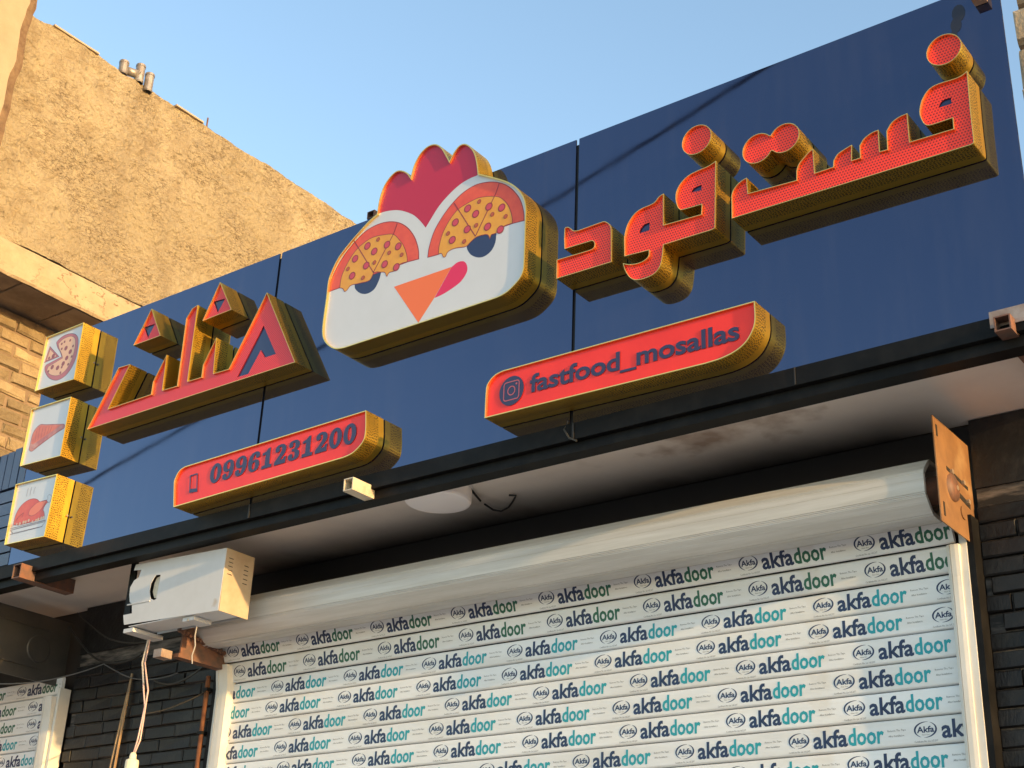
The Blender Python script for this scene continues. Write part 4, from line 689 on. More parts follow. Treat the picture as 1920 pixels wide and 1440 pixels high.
# neighbour: rough plaster upper wall on a beam, overhanging a buff brick wall
XN = -6.66
nb = thing('neighbour_building', 'tall neighbour with rough straw plaster upper wall glowing in low sun', 'building')
from mathutils import noise as mnoise
def plaster_sheet():
    y0, y1, z0, z1 = 3.35, 7.6, 5.668, 7.176
    ny, nz = 300, 110
    v = []; f = []
    for j in range(nz+1):
        for i in range(ny+1):
            y = y0+(y1-y0)*i/ny; z = z0+(z1-z0)*j/nz
            q = Vector((y*2.2, z*2.2, 0.3))
            h = 0.022*mnoise.fractal(q, 1.0, 2.1, 5) + 0.010*mnoise.fractal(q*5, 0.9, 2.0, 4)
            r = mnoise.fractal(q*7+Vector((3,1,5)), 0.8, 2.0, 3)
            h -= 0.012*max(0, r-0.12)
            if j == nz: z += 0.022*mnoise.fractal(Vector((y*3, 1, 7)), 1, 2, 4)
            v.append((XN-0.01+h, y, z))
    w = ny+1
    for j in range(nz):
        for i in range(ny):
            f.append((j*w+i, j*w+i+1, (j+1)*w+i+1, (j+1)*w+i))
    n0 = len(v)
    for i in range(ny+1):
        p = v[nz*w+i]; v.append((p[0]-0.25, p[1], p[2]+0.004))
    for i in range(ny): f.append((nz*w+i, nz*w+i+1, n0+i+1, n0+i))
    m = MB(); m.add(v, f); return m
plaster_sheet().build('plaster_wall', M['plaster'], nb)
MB().box(-11, XN-0.26, 3.3, 9, 5.46, 7.16).build('wall_core', M['plaster'], nb)
def beam_strip():
    v = []; f = []; ny = 160; prof = [(0.0, 5.447), (0.012, 5.46), (0.016, 5.53), (0.014, 5.60), (0.0, 5.655), (-0.03, 5.668)]
    for i in range(ny+1):
        y = 3.30 + 4.4*i/ny
        for jj, (dx, z) in enumerate(prof):
            q = Vector((y*4, z*6, 2.0))
            h = 0.008*mnoise.fractal(q, 1, 2, 4)
            if jj < 2: h -= 0.03*max(0, mnoise.fractal(Vector((y*6, 3, jj)), 0.9, 2, 4)-0.25)
            v.append((XN+dx+h, y, z + (0.006*mnoise.noise(Vector((y*9, 0, 5))) if jj == 0 else 0)))
    m = len(prof)
    for i in range(ny):
        for jj in range(m-1):
            f.append((i*m+jj, (i+1)*m+jj, (i+1)*m+jj+1, i*m+jj+1))
    return MB().add(v, f)
beam_strip().build('plaster_beam', M['beam'], nb)
# slabs on the underside of the overhang, each its own piece
zz = 5.447
MB().box(-7.3, XN-0.02, 3.3, 8, zz+0.03, zz+0.06).build('overhang_backing', M['mortar'], nb)
y = 3.30; row = 0
while y < 5.6:
    x = XN-0.02 - (0.0 if row % 2 else 0.19)
    L = 0.36
    xs = [(XN-0.022, XN-0.20), (XN-0.212, XN-0.37), (XN-0.382, -7.2)] if row % 2 else [(XN-0.022, XN-0.29), (XN-0.302, -7.2)]
    for (xa, xb) in xs:
        if xa - xb > 0.05:
            MB().box(xb, xa, y, y+L-0.012, zz+random.uniform(0.0, 0.012), zz+0.03).build('overhang_slab', M['slab'], nb)
    y += L; row += 1
XB = -7.03
MB().box(-11, XB-0.012, 3.3, 9, 0, 5.45).build('brick_wall_core', M['mortar'], nb)
ybm = brick_mesh('brick', 0.20, 0.066, 0.05, 0.010, 0.006, 10)
for me in ybm:
    me.materials.append(M['ybrick'])
lay_bricks(nb, ybm, M['ybrick'], 3.62, 5.20, 4.06, 5.44, 0.20, 0.066, 0.014, XB+0.002, axis='y', tilt=0.005, jx=0.05)
for (ya, yb_, zc) in ((3.86, 4.20, 7.184), (4.84, 5.08, 7.178)):
    MB().box(XN-0.2, XN+0.006, ya, yb_, zc-0.006, zc+0.006).build('coping_tile', M['coping'], nb)
# projecting bay of the neighbour at the left edge of the view
pr = thing('plaster_bay', 'beige plaster bay corner with a brown weathered edge at the far upper left', 'bay')
def bay():
    v = []; n = 60; za, zb = 5.69, 8.6
    for i in range(n+1):
        z = za+(zb-za)*i/n
        e = 3.345 + (z-6.7)*0.02 + 0.02*mnoise.fractal(Vector((z*5, 2, 1)), 1, 2, 4)
        v += [(-5.99, 2.6, z), (-5.99, e-0.05, z), (-6.004+0.004*mnoise.noise(Vector((z*9, 0, 0))), e, z), (-7.2, e+0.01, z), (-7.2, 2.6, z)]
    m1 = MB(); m2 = MB()
    for i in range(n):
        a, c = i*5, (i+1)*5
        for q, mm in ((0, m1), (1, m2), (2, m2), (3, m1), (4, m1)):
            r = (q+1) % 5
            mm.f.append([a+q, a+r, c+r, c+q]); mm.mi.append(0); mm.uv.append([(0,0)]*4)
    m1.v = list(v); m2.v = list(v)
    for cap in ([n*5+q for q in range(5)], [4-q for q in range(5)]):
        m1.f.append(cap); m1.mi.append(0); m1.uv.append([(0,0)]*5)
    return m1, m2
m1, m2 = bay()
m1.build('bay_body', M['pier'], pr); m2.build('worn_edge', M['rustedge'], pr)

# flue cowl on the neighbour's roof edge
fl = thing('flue_cowl', 'grey metal H shaped flue cowl on the plaster wall top', 'chimney cowl')
def can(x, y, z0, z1, r, name='flue_tube'):
    m = MB(); n = 18
    for (ra, rev) in ((r, False), (r*0.9, True)):
        v = [(x+ra*math.cos(2*math.pi*i/n), y+ra*math.sin(2*math.pi*i/n), z) for z in (z0, z1) for i in range(n)]
        f = [(i, (i+1) % n, n+(i+1) % n, n+i) for i in range(n)]
        m.add(v, [q[::-1] for q in f] if rev else f)
    for z in (z0, z1):
        v = [(x+ra*math.cos(2*math.pi*i/n), y+ra*math.sin(2*math.pi*i/n), z) for ra in (r, r*0.9) for i in range(n)]
        m.add(v, [(i, (i+1) % n, n+(i+1) % n, n+i) for i in range(n)])
    o = m.build(name, M['galv'], fl, smooth=False)
    s = MB()
    for zc in (z0+0.012, z1-0.012):
        v = [(x+(r+0.003)*math.cos(2*math.pi*i/n), y+(r+0.003)*math.sin(2*math.pi*i/n), zc+dz) for dz in (-0.006, 0.006) for i in range(n)]
        s.add(v, [(i, (i+1) % n, n+(i+1) % n, n+i) for i in range(n)])
    s.build('seam_band', M['galv'], o)
can(XN-0.04, 4.42, 7.18, 7.28, 0.030)
can(XN-0.02, 4.535, 7.175, 7.315, 0.030)
can(XN+0.0, 4.60, 7.135, 7.275, 0.030)
MB().tube([(XN-0.04, 4.44, 7.225), (XN-0.02, 4.53, 7.235)], 0.029, 14).build('cross_tube', M['galv'], fl, smooth=True)
MB().tube([(XN-0.10, 4.50, 7.05), (XN-0.10, 4.50, 7.22)], 0.034, 14).build('riser', M['galv'], fl, smooth=True)
tag(MB().tube([(XN-0.03, 5.135, 7.15), (XN-0.03, 5.135, 7.26)], 0.006, 6).build('steel_rod', M['steel']), 'thin steel rod standing on the plaster wall top', 'rod')

# stone building far right, seen through the gap beside the sign
sb = thing('stone_building', 'rough tan stone building beyond the right end of the sign', 'building')
MB().box(-2.19, 5, 8.56, 14, 0, 14).build('wall_core', M['mortar'], sb)
stm = brick_mesh('stone', 0.62, 0.29, 0.09, 0.02, 0.012, 6)
lay_bricks(sb, stm, M['stone'], -2.22, 0.6, 0.3, 13.0, 0.62, 0.29, 0.05, 8.50, name='stone', tilt=0.012, jx=0.12)

# blue ribbed fascia of the shop on the left
rs = thing('ribbed_fascia', 'blue ribbed metal fascia of the next shop on the left', 'fascia')
MB().box(-8.6, X0-0.012, YP+0.03, YP+0.06, ZB-0.01, 4.14).build('backing', M['blackgap'], rs)
x = X0-0.018
while x > -6.9:
    MB().box(x-0.052, x, YP+0.004+random.uniform(0, .006), YP+0.03, 3.952, 4.148+random.uniform(-.006, .006)).build('rib', M['ribblue'], rs)
    x -= 0.060
z = 3.945
while z > ZB:
    o = MB().box(-8.6, X0-0.016, YP+0.0+random.uniform(0, .008), YP+0.03, z-0.066, z-0.008).build('plank', M['ribblue'], rs)
    z -= 0.066

# ------------------------------------------------------------------ sign board
sg = thing('sign_board', 'long glossy navy sign board of three panels over the shop front', 'sign board')
xs = [X0, -4.170, -2.597, X1]
for i in range(3):
    a = xs[i] + (0.007 if i else 0); c = xs[i+1] - (0.007 if i < 2 else 0)
    MB().box(a, c, YP, YP+0.006, ZB+0.003, ZT).build('sign_panel', M['navy'], sg)
for sx in xs[1:3]:
    MB().box(sx-0.03, sx+0.03, YP+0.008, YP+0.04, ZB+0.003, ZT-0.02).build('frame_post', M['blackgap'], sg)
MB().box(X0+0.05, X1-0.10, YP+0.042, YP+0.072, ZB, ZB+0.04).build('frame_rail', M['steel'], sg)
MB().box(X0+0.05, X1-0.10, YP+0.042, YP+0.072, ZT-0.08, ZT-0.04).build('frame_rail', M['steel'], sg)
MB().box(-8.6, X1, YP-0.012, YP+0.040, 3.474, ZB).build('trim_bar', M['black'], sg)
MB().box(-8.6, X1, YP+0.010, YP+0.072, 3.436, 3.472).build('trim_bar', M['black'], sg)
st = MB(); 
for (sx, w) in ((-2.58, 0.004), (-4.16, 0.004), (-1.75, 0.002)):
    st.box(sx-w, sx+w, YP-0.0155, YP-0.012, 3.476, ZB-0.001)
st.build('trim_joint', M['blackgap'], sg)
tag(MB().tube([(-2.60, YP-0.016, 3.545), (-2.606, YP-0.03, 3.51), (-2.590, YP-0.022, 3.478), (-2.56, YP-0.018, 3.462)], 0.0035, 6).build('cable_tie', M['wireblack']), 'black cable loop over the trim below the social media pill', 'cable')

# ------------------------------------------------------------------ raised letters
GL = 'raised gold edged letters of the shop name'
def raised(name, label, P, face, holes=(), cat='sign letter', group=GL, fy=YA, inl=None, rim=0.0020):
    P = ccw(P)
    t = thing(name, label, cat, group)
    m = MB(); wall_strip(P, YF, YP-0.004, rim, m)
    m.build('gold_return', [M['lattice'], M['gold']], t, uvname='run')
    hl = [ccw(h) for h in holes]
    f = MB(); sheet(f, [inset(P, rim)] + hl, fy, 0, 0)
    for h in hl:
        n = len(h)
        v = [(p[0], fy, p[1]) for p in h] + [(p[0], fy+0.005, p[1]) for p in h]
        f.add(v, [(i, (i+1) % n, (i+1) % n+n, i+n) for i in range(n)], 1)
    f.build('face', [M[face], M['reddark']], t)
    for h in hl:
        q = MB(); sheet(q, [inset(h, -0.002)], fy+0.005, 0.002)
        q.build('inlay', inl or M['inlaynavy'], t)
    bk = MB(); sheet(bk, [inset(P, 0.006)], YP-0.006, 0.0)
    bk.build('back_plate', M['blackgap'], t)
    return t

raised('sign_letter', 'long red word joining three letters at the right end of the sign', D['fast'], 'redA', [D['fast_eye']])
raised('sign_letter', 'red two humped word piece with two navy eyes, left of the longest red word', D['food'], 'redA', [D['food_eye1'], D['food_eye2']])
raised('sign_letter', 'small red hooked letter just right of the chicken head', D['dal'], 'redA')
cx, cz, a, c = D['dot_f1']; raised('sign_letter', 'single round red dot at the upper right end of the sign', circle(cx, cz, (a+c)/2, 40), 'redA')
cx, cz, a, c = D['dot_f2']; raised('sign_letter', 'single round red dot over the two humped word piece', circle(cx, cz, (a+c)/2, 40), 'redA')
(c1x, c1z, a1, b1), (c2x, c2z, a2, b2) = D['dot_t1'], D['dot_t2']
def two_dots():
    r1, r2 = (a1+b1)/2, (a2+b2)/2; n = 48; out = []
    A = [p for p in circle(c1x, c1z, r1, n)]; B = [p for p in circle(c2x, c2z, r2, n)]
    ka = [p for p in A if math.dist(p, (c2x, c2z)) > r2]; kb = [p for p in B if math.dist(p, (c1x, c1z)) > r1]
    # rotate the lists so that each arc is contiguous
    def contig(L, full):
        idx = [full.index(p) for p in L]
        for s in range(len(idx)):
            if (idx[s]-idx[s-1]) % n != 1: return L[s:]+L[:s]
        return L
    return contig(ka, A) + contig(kb, B)
raised('sign_letter', 'joined pair of round red dots above the long red word', two_dots(), 'redA')
raised('sign_letter', 'angular red word with tall peak and navy triangle at the left of the sign', D['mos'], 'redB', [D['mos_in']])
raised('sign_letter', 'small red triangle with navy centre, nearer the food pictures', D['tri1'], 'redB', [D['tri1_in']])
raised('sign_letter', 'small red triangle with navy centre beside the tall angular peak', D['tri2'], 'redB', [D['tri2_in']])

# ------------------------------------------------------------------ chicken head logo
lg = thing('chicken_logo', 'white chicken head light box with crimson comb and pizza slice eyes', 'logo sign')
P = ccw(D['logo'])
m = MB(); wall_strip(P, YF, YP-0.004, 0.0045, m); m.build('gold_return', [M['lattice'], M['gold']], lg, uvname='run')
m = MB(); sheet(m, [inset(P, 0.0045)], YA); m.build('face', M['white'], lg)
m = MB(); sheet(m, [inset(P, 0.008)], YP-0.006); m.build('back_plate', M['blackgap'], lg)
def layer(name, loops, mtl, lev, parent, stroke_w=0, stroke_m=None):
    y = YA - 0.00016*lev
    m = MB()
    for L in loops: sheet(m, [ccw(L)], y)
    o = m.build(name, M[mtl], parent)
    if stroke_w:
        s = MB()
        for L in loops: ring(s, ccw(L), stroke_w, y-0.00012)
        s.build('outline', M[stroke_m], o)
    return o
layer('comb', [D['comb']], 'crimson', 1, lg)
layer('beak', [D['beak']], 'orange', 2, lg)
layer('tongue', [D['tongue']], 'pink', 1, lg)
for s in ('L', 'R'):
    layer('pupil', [D['iris'+s]], 'iris', 1, lg)
    e = layer('pizza_slice', [D['crust'+s]], 'crust', 2, lg, 0.0035, 'maroon')
    layer('cheese', [D['cheese'+s]], 'cheese', 4, lg, 0.0028, 'maroon')
    m = MB()
    for L in D['lines'][(2 if s == 'L' else 0):(4 if s == 'L' else 2)]: stroke(m, L, 0.0042, YA-0.0009)
    m.build('slice_line', M['maroon'], lg)
    for i, (px_, pz_, q) in enumerate(D['pep'+s]):
        r = 0.0175 if q else 0.0098
        m = MB(); y_ = YA-0.0011-0.00005*i
        sheet(m, [circle(px_, pz_, r, 20)], y_, 0, 0)
        sheet(m, [circle(px_, pz_, r*0.74, 20)], y_-0.00003, 0, 1)
        m.build('pepperoni' if q else 'sausage_bit', [M['maroon'], M['pepperoni' if q else 'pepdark']], lg)

# ------------------------------------------------------------------ contact pills
def pill(name, label, P, tid):
    P = ccw(P)
    t = thing(name, label, 'contact sign', 'red contact pills')
    m = MB(); wall_strip(P, YF, YP-0.004, 0.0035, m); m.build('gold_return', [M['lattice'], M['gold']], t, uvname='run')
    m = MB(); sheet(m, [inset(P, 0.0035)], YA); m.build('face', M['red'], t)
    m = MB(); sheet(m, [inset(P, 0.007)], YP-0.006); m.build('back_plate', M['blackgap'], t)
    return t
pp = pill('phone_pill', 'red pill shaped sign with phone number 09961231200', D['pillP'], 0)
pi = pill('handle_pill', 'red pill shaped sign reading fastfood_mosallas', D['pillI'], 1)

def raised_text(s, x0, z0, x1, z1, h, parent, bold, names='letter'):
    """letters as separate raised plates spread along the baseline"""
    V, F = text_loops(s, bold, 4)
    xa = min(v[0] for v in V); xb = max(v[0] for v in V)
    kx = (x1-x0)/(xb-xa); sl_ = (z1-z0)/(x1-x0)
    # connected pieces -> characters
    par = list(range(len(V)))
    def fd(i):
        while par[i] != i: par[i] = par[par[i]]; i = par[i]
        return i
    for q in F:
        for i in q[1:]: par[fd(i)] = fd(q[0])
    grp = {}
    for q in F: grp.setdefault(fd(q[0]), []).append(q)
    for gk in sorted(grp, key=lambda g_: min(V[i][0] for q in grp[g_] for i in q)):
        m = MB(); used = {}
        pts = []; fs = []
        edge = {}
        for q in grp[gk]:
            r = []
            for i in q:
                if i not in used:
                    used[i] = len(pts); xx = (V[i][0]-xa)*kx; pts.append((x0+xx, z0+V[i][1]*h+xx*sl_))
                r.append(used[i])
            fs.append(r)
            for a_, b_ in zip(r, r[1:]+r[:1]): edge[(a_, b_)] = edge.get((a_, b_), 0)+1
        n = len(pts)
        m.add([(p[0], YA-0.003, p[1]) for p in pts], fs)
        bd = [(a_, b_) for (a_, b_) in edge if (b_, a_) not in edge]
        m.add([(p[0], YA-0.003, p[1]) for p in pts] + [(p[0], YA+0.001, p[1]) for p in pts], [(b_, a_, a_+n, b_+n) for (a_, b_) in bd], 1)
        m.build(names, [M['inlay'], M['reddark']], parent)
(xa, za), (xb, zb) = D['txtI']
hh = math.dist(*D['txtI_h'])
raised_text('fastfood_mosallas', xa, za, xb, zb, hh/0.735, pi, 0.024)
cx, cz, a, c = D['iconI']
m = MB(); sheet(m, [circle(cx, cz, a, 40, c)], YA-0.003, 0.0035, 0, 1); ic = m.build('camera_badge', [M['inlay'], M['reddark']], pi)
def rrect(cx, cz, hx, hz, r, n=5):
    out = []
    for (sx, sz, a0) in ((1, 1, 0), (-1, 1, 90), (-1, -1, 180), (1, -1, 270)):
        for i in range(n+1):
            a_ = R(a0+90*i/n); out.append((cx+sx*(hx-r)+r*math.cos(a_), cz+sz*(hz-r)+r*math.sin(a_)))
    return out
m = MB(); ring(m, rrect(cx, cz, a*0.66, c*0.66, a*0.24), 0.0042, YA-0.0038); ring(m, circle(cx, cz, a*0.33, 28, c*0.33), 0.0042, YA-0.0038)
sheet(m, [circle(cx+a*0.40, cz+c*0.40, 0.0042, 10)], YA-0.0038)
m.build('camera_line', M['badgeline'], ic)

# heavy slab digits drawn on a 100-unit grid
def arc(cx, cy, rx, ry, a0, a1, n):
    return [(cx+rx*math.cos(R(a0+(a1-a0)*i/n)), cy+ry*math.sin(R(a0+(a1-a0)*i/n))) for i in range(n+1)]
def rib(pts):
    """variable width ribbon: (x, y, w)"""
    L = []; Q = []
    for i, p in enumerate(pts):
        a_ = pts[max(i-1, 0)]; b_ = pts[min(i+1, len(pts)-1)]
        d = Vector((b_[0]-a_[0], b_[1]-a_[1])).normalized(); n = Vector((-d.y, d.x))*p[2]/2
        L.append((p[0]+n.x, p[1]+n.y)); Q.append((p[0]-n.x, p[1]-n.y))
    return Q + L[::-1]
DIG = {
 '0': [arc(31, 50, 31, 51, 0, 350, 35), arc(31, 50, 9.5, 34, 0, 345, 23)],
 '1': [[(6,0),(58,0),(58,15),(46,17),(46,100),(34,100),(24,86),(6,80),(6,68),(22,70),(22,17),(6,15)]],
 '2': [[(3,0),(60,0),(62,34),(50,34),(47,22),(30,22),(44,38),(56,52),(60,68),(58,84),(46,97),(30,101),(14,97),(4,86),(3,73),(8,64),(17,62),(25,67),(27,76),(22,84),(26,88),(33,87),(37,80),(37,69),(32,56),(20,38),(3,16)]],
 '3': [[(3,25),(4,12),(14,2),(30,-1),(47,2),(59,13),(62,28),(58,42),(46,52),(57,60),(60,74),(56,90),(44,99),(30,101),(14,98),(5,88),(4,76),(9,68),(18,67),(25,72),(26,80),(23,86),(28,89),(34,86),(37,77),(36,66),(31,59),(20,58),(20,45),(30,45),(36,39),(38,28),(36,17),(29,11),(24,13),(27,20),(26,29),(19,35),(10,34)]],
}
def six():
    o = [(60,80),(57,92),(46,100),(34,101),(18,96),(6,80),(0,56),(1,36),(6,15),(17,3),(32,-1),(47,3),(58,14),(62,31),(59,47),(49,58),(37,61),(27,58),(24,54),(25,68),(29,82),(35,88),(39,87),(37,78),(41,69),(50,66),(58,71)]
    return [o, arc(31, 30, 8.5, 19, 0, 345, 20)]
DIG['6'] = six()
DIG['9'] = [[(62-x_, 100-y_) for (x_, y_) in L] for L in DIG['6']]
(xa, za), (xb, zb) = D['dig0']
num = '09961231200'
hD = 0.0868; step = (xb-xa)/11.0; slp = (zb-za)/(xb-xa)
for i, ch in enumerate(num):
    kx = step*0.90/62.0; kz = hD/102.0
    x_ = xa + i*step + step*0.04; z_ = za + (i*step)*slp
    loops = [[(x_+p[0]*kx, z_+p[1]*kz + p[0]*kx*slp) for p in L] for L in DIG[ch]]
    loops = [ccw(L) for L in loops]
    m = MB(); sheet(m, loops, YA-0.003, 0.004, 0, 1)
    m.build('digit', [M['inlay'], M['reddark']], pp)
q = D['iconP']
m = MB()
Pq = ccw(q); ring(m, Pq, 0.006, YA-0.003)
bx, bz = q[3]
m.add([(q[3][0]+0.004, YA-0.0031, q[3][1]+0.004), (q[2][0]-0.004, YA-0.0031, q[2][1]+0.004), (q[2][0]-0.004, YA-0.0031, q[2][1]+0.016), (q[3][0]+0.004, YA-0.0031, q[3][1]+0.016)], [(0,1,2,3)])
m.build('phone_icon', M['inlay'], pp)

# ------------------------------------------------------------------ food picture boxes
GB = 'gold edged food picture boxes'
def food_box(label, P):
    P = ccw(P)
    t = thing('picture_box', label, 'picture light box', GB)
    m = MB(); wall_strip(P, YF, YP-0.004, 0.0035, m); m.build('gold_return', [M['lattice'], M['gold']], t, uvname='run')
    m = MB(); sheet(m, [inset(P, 0.0035)], YA); m.build('face', M['white'], t)
    m = MB(); sheet(m, [inset(P, 0.007)], YP-0.006); m.build('back_plate', M['blackgap'], t)
    xr = max(p[0] for p in P); zc = sum(p[1] for p in P)/len(P)
    MB().tube([(xr-0.002, YP-0.012, zc-0.03), (xr+0.005, YP-0.012, zc-0.03)], 0.0045, 8).build('screw', M['bolt'], t)
    return t
b1 = food_box('gold edged box with a sliced pizza picture, topmost of three', D['box1'])
layer('pizza_print', [D['pz'][0], D['pz'][2]], 'pzcrust', 1, b1, 0.0022, 'dline')
layer('cheese_print', [D['pz'][1], D['pz'][3]], 'pzcheese', 3, b1, 0.0014, 'dline')
for (x_, z_, q) in D['pzpep']:
    m = MB(); sheet(m, [circle(x_, z_, 0.0125 if q else 0.007, 14)], YA-0.0009); m.build('pepperoni_print', M['pzpep'], b1)
b2 = food_box('gold edged box with a grilled steak picture, middle of three', D['box2'])
layer('steak_print', [D['st'][0]], 'steakedge', 1, b2, 0.0026, 'pzpep')
layer('meat_print', [D['st'][1]], 'steak', 3, b2)
m = MB()
for L in D['stl']: stroke(m, L, 0.0028, YA-0.0009)
m.build('grill_line_print', M['steakline'], b2)
b3 = food_box('gold edged box with a roast chicken picture, lowest of three', D['box3'])
layer('platter_print', [D['tk'][3]], 'white', 1, b3, 0.0014, 'dline')
layer('roast_print', [D['tk'][0]], 'turkey', 3, b3, 0.0024, 'maroon')
layer('drumstick_print', [D['tk'][1]], 'turkeyhi', 5, b3, 0.0018, 'maroon')
layer('bone_print', [D['tk'][2]], 'white', 5, b3, 0.0016, 'dline')
m = MB()
for L in D['tkl']: stroke(m, L, 0.0018, YA-0.0012)
m.build('line_print', M['dline'], b3)
m = MB()
for (x_, z_, q) in D['tkg']: sheet(m, [circle(x_, z_, 0.008 if q else 0.006, 8)], YA-0.0014)
m.build('garnish_print', M['garnish'], b3)

# ------------------------------------------------------------------ roller shutters
PER = 0.108*KS                    # repeat of the printed tape
def print_unit(mb, x, zc, y, inkmat):
    """one repeat of the printed protective tape: oval badge, akfadoor, two tiny lines"""
    u = KS
    V = lambda d: d*u
    # open oval made of two swelling arcs
    rx, rz = V(.0094), V(.0062)
    for (a0, a1) in ((75, 245), (262, 425)):
        n = 14; P_ = []
        for i in range(n+1):
            a_ = R(a0+(a1-a0)*i/n); wv = 0.0050*math.sin(math.pi*i/n)+0.0009
            P_.append((x+rx*math.cos(a_), zc+rz*math.sin(a_)+V(.0006), math.cos(a_), math.sin(a_), wv))
        v = [(p[0], y, p[1]) for p in P_] + [(p[0]-p[2]*p[4], y, p[1]-p[3]*p[4]*.8) for p in P_]
        mb.add(v, [(i, i+1, n+2+i, n+1+i) for i in range(n)], 0)
    put_text(mb, 'Akfa', x-V(.0070), zc-V(.0015), V(.0140), V(.0066), y, 0, 0.025, 2)
    put_text(mb, 'New Gen', x-V(.0030), zc-V(.0038), V(.0060), V(.0016), y, 2, 0.0, 1)
    put_text(mb, 'Certificate No: Lia 165,207', x-V(.0095), zc-V(.0090), V(.0190), V(.0021), y, 2, 0.0, 1)
    put_text(mb, 'akfa', x+V(.0128), zc-V(.0066), V(.0300), V(.0193), y, 0, 0.026, 2)
    put_text(mb, 'door', x+V(.0432), zc-V(.0066), V(.0306), V(.0193), y, 1, 0.026, 2)
    put_text(mb, 'Remove The Tape', x+V(.0770), zc+V(.0012), V(.0150), V(.0022), y, 2, 0.0, 1)
    put_text(mb, 'After Installation', x+V(.0775), zc-V(.0030), V(.0130), V(.0022), y, 2, 0.0, 1)

def clip_mesh(me, xlo, xhi):
    bm = bmesh.new(); bm.from_mesh(me)
    for (co, no) in (((xlo, 0, 0), (-1, 0, 0)), ((xhi, 0, 0), (1, 0, 0))):
        bmesh.ops.bisect_plane(bm, geom=bm.verts[:]+bm.edges[:]+bm.faces[:], plane_co=co, plane_no=no, clear_outer=True, dist=1e-6)
    bm.to_mesh(me); bm.free(); me.update()

SP = 0.0222*KS                    # slat pitch
_u = {}
def unit_mesh(ink):
    if ink not in _u:
        m = MB(); print_unit(m, 0, 0, 0, ink)
        me = bpy.data.meshes.new('printed_tape'); me.from_pydata(m.v, [], m.f)
        for p, mi in zip(me.polygons, m.mi): p.material_index = mi
        for q in ('inknavy', ink, 'inkgrey'): me.materials.append(M[q])
        me.update(); _u[ink] = me
    return _u[ink]

def slat_mesh(L, h):
    # interlocking curtain slat: flat printed front, rolled lips top and bottom
    prof = [(0.013, -h*0.497), (0.006, -h*0.484), (0.0022, -h*0.462), (0.0004, -h*0.425), (0.0, -h*0.38), (0.0, h*0.38), (0.0008, h*0.43), (0.004, h*0.462), (0.009, h*0.478), (0.014, h*0.484), (0.018, h*0.40), (0.018, -h*0.45)]
    n = len(prof)
    v = [(x_, p[0], p[1]) for x_ in (0, L) for p in prof]
    f = [(i, (i+1) % n, n+(i+1) % n, n+i) for i in range(n)][::1]
    f = [q[::-1] for q in f] + [tuple(range(n)), tuple(range(2*n-1, n-1, -1))]
    me = bpy.data.meshes.new('slat'); me.from_pydata(v, [], f); me.update()
    return me

def shutter(label, xl, xr, rows, phases, nslat, row_off):
    t = thing('roller_shutter', label, 'roller shutter', 'roller shutters of the two shops')
    sm = slat_mesh(xr-xl, SP); sm.materials.append(M['film'])
    for i in range(nslat):
        yk, zk, rot = rows(i)
        o = bpy.data.objects.new('slat', sm); COL.objects.link(o); o.parent = t
        o.location = (xl, yk*KS, zk*KS+1.6); o.rotation_euler = (rot, 0, 0); o.scale = (1, 1, 1.035 if rot else 1.0)
        if i in phases:
            ink = 'inkgreen' if i+row_off < 2 else 'inkteal'
            x_ = phases[i]*KS - xl
            while x_ - 0.06 > 0: x_ -= PER
            while x_ - 0.04 < xr-xl:
                lo, hi = x_ - 0.04, x_ + 0.39
                me = unit_mesh(ink)
                if lo < 0.006 or hi > xr-xl-0.006:
                    me = me.copy()
                    clip_mesh(me, 0.006-x_, xr-xl-0.006-x_)
                if len(me.polygons):
                    p = bpy.data.objects.new('printed_tape', me); COL.objects.link(p); p.parent = o
                    p.location = (x_, -0.0006, 0)
                x_ += PER
    return t
def rows_main(i):
    if i == 0: return (1.0755, .3880, R(20))
    if i == 1: return (1.0855, .3672, R(10))
    return (1.0900, .3450-.0222*(i-2)+.0002, 0.0)
ph = {0: -.7902*1.075/1.09, 1: -.7794*1.085/1.09, 2: -.7177, 3: -.7232, 4: -.7926, 5: -.8110, 6: -.6955, 7: -.6377, 8: -.4790, 9: -.70, 10: -.62}
SX0, SX1 = -1.242*KS, -.381*KS
main = shutter('wide main roller shutter under the sign, its slats still covered in printed tape', SX0, SX1, rows_main, ph, 17, 0)
MB().box(SX0, SX1, 1.09*KS, 1.09*KS+0.018, 0.02, (.3450-.0222*15)*KS+1.6+SP*0.5).build('lower_curtain', M['film'], main)
# rolled part: eight slats round the drum
cy, cz, ap = 1.0535*KS, .41375*KS+1.6, .0235*KS
RX0, RX1 = -1.2293*KS, -.383*KS
for i in range(8):
    a_ = R(180+45*i)
    n = Vector((math.cos(a_), math.sin(a_))); tv = Vector((-n.y, n.x)); hw = .00975*KS
    c = Vector((cy, cz)) + n*ap
    prof = [(-hw, -.012), (-hw, -.003), (-hw*.93, .0012), (-hw*.86, .0004), (-hw*.82, .0018), (-hw*.3, .0030), (-hw*.26, .0022), (-hw*.22, .0030), (hw*.4, .0028), (hw*.80, .0014), (hw*.84, -.0015), (hw*.90, -.0015), (hw*.94, .0012), (hw, -.004), (hw, -.012)]
    v = [(x_, c.x+tv.x*p+n.x*q, c.y+tv.y*p+n.y*q) for x_ in (RX0, RX1) for (p, q) in prof]
    kx = len(prof)
    f = [(j, (j+1) % kx, kx+(j+1) % kx, kx+j) for j in range(kx)] + [tuple(range(kx-1, -1, -1)), tuple(range(kx, 2*kx))]
    MB().add(v, f).build('rolled_slat', M['alu'], main)
MB().tube([(RX0-0.05, cy, cz), (RX1+0.06, cy, cz)], 0.045, 14).build('drum_shaft', M['steel'], main, smooth=True)
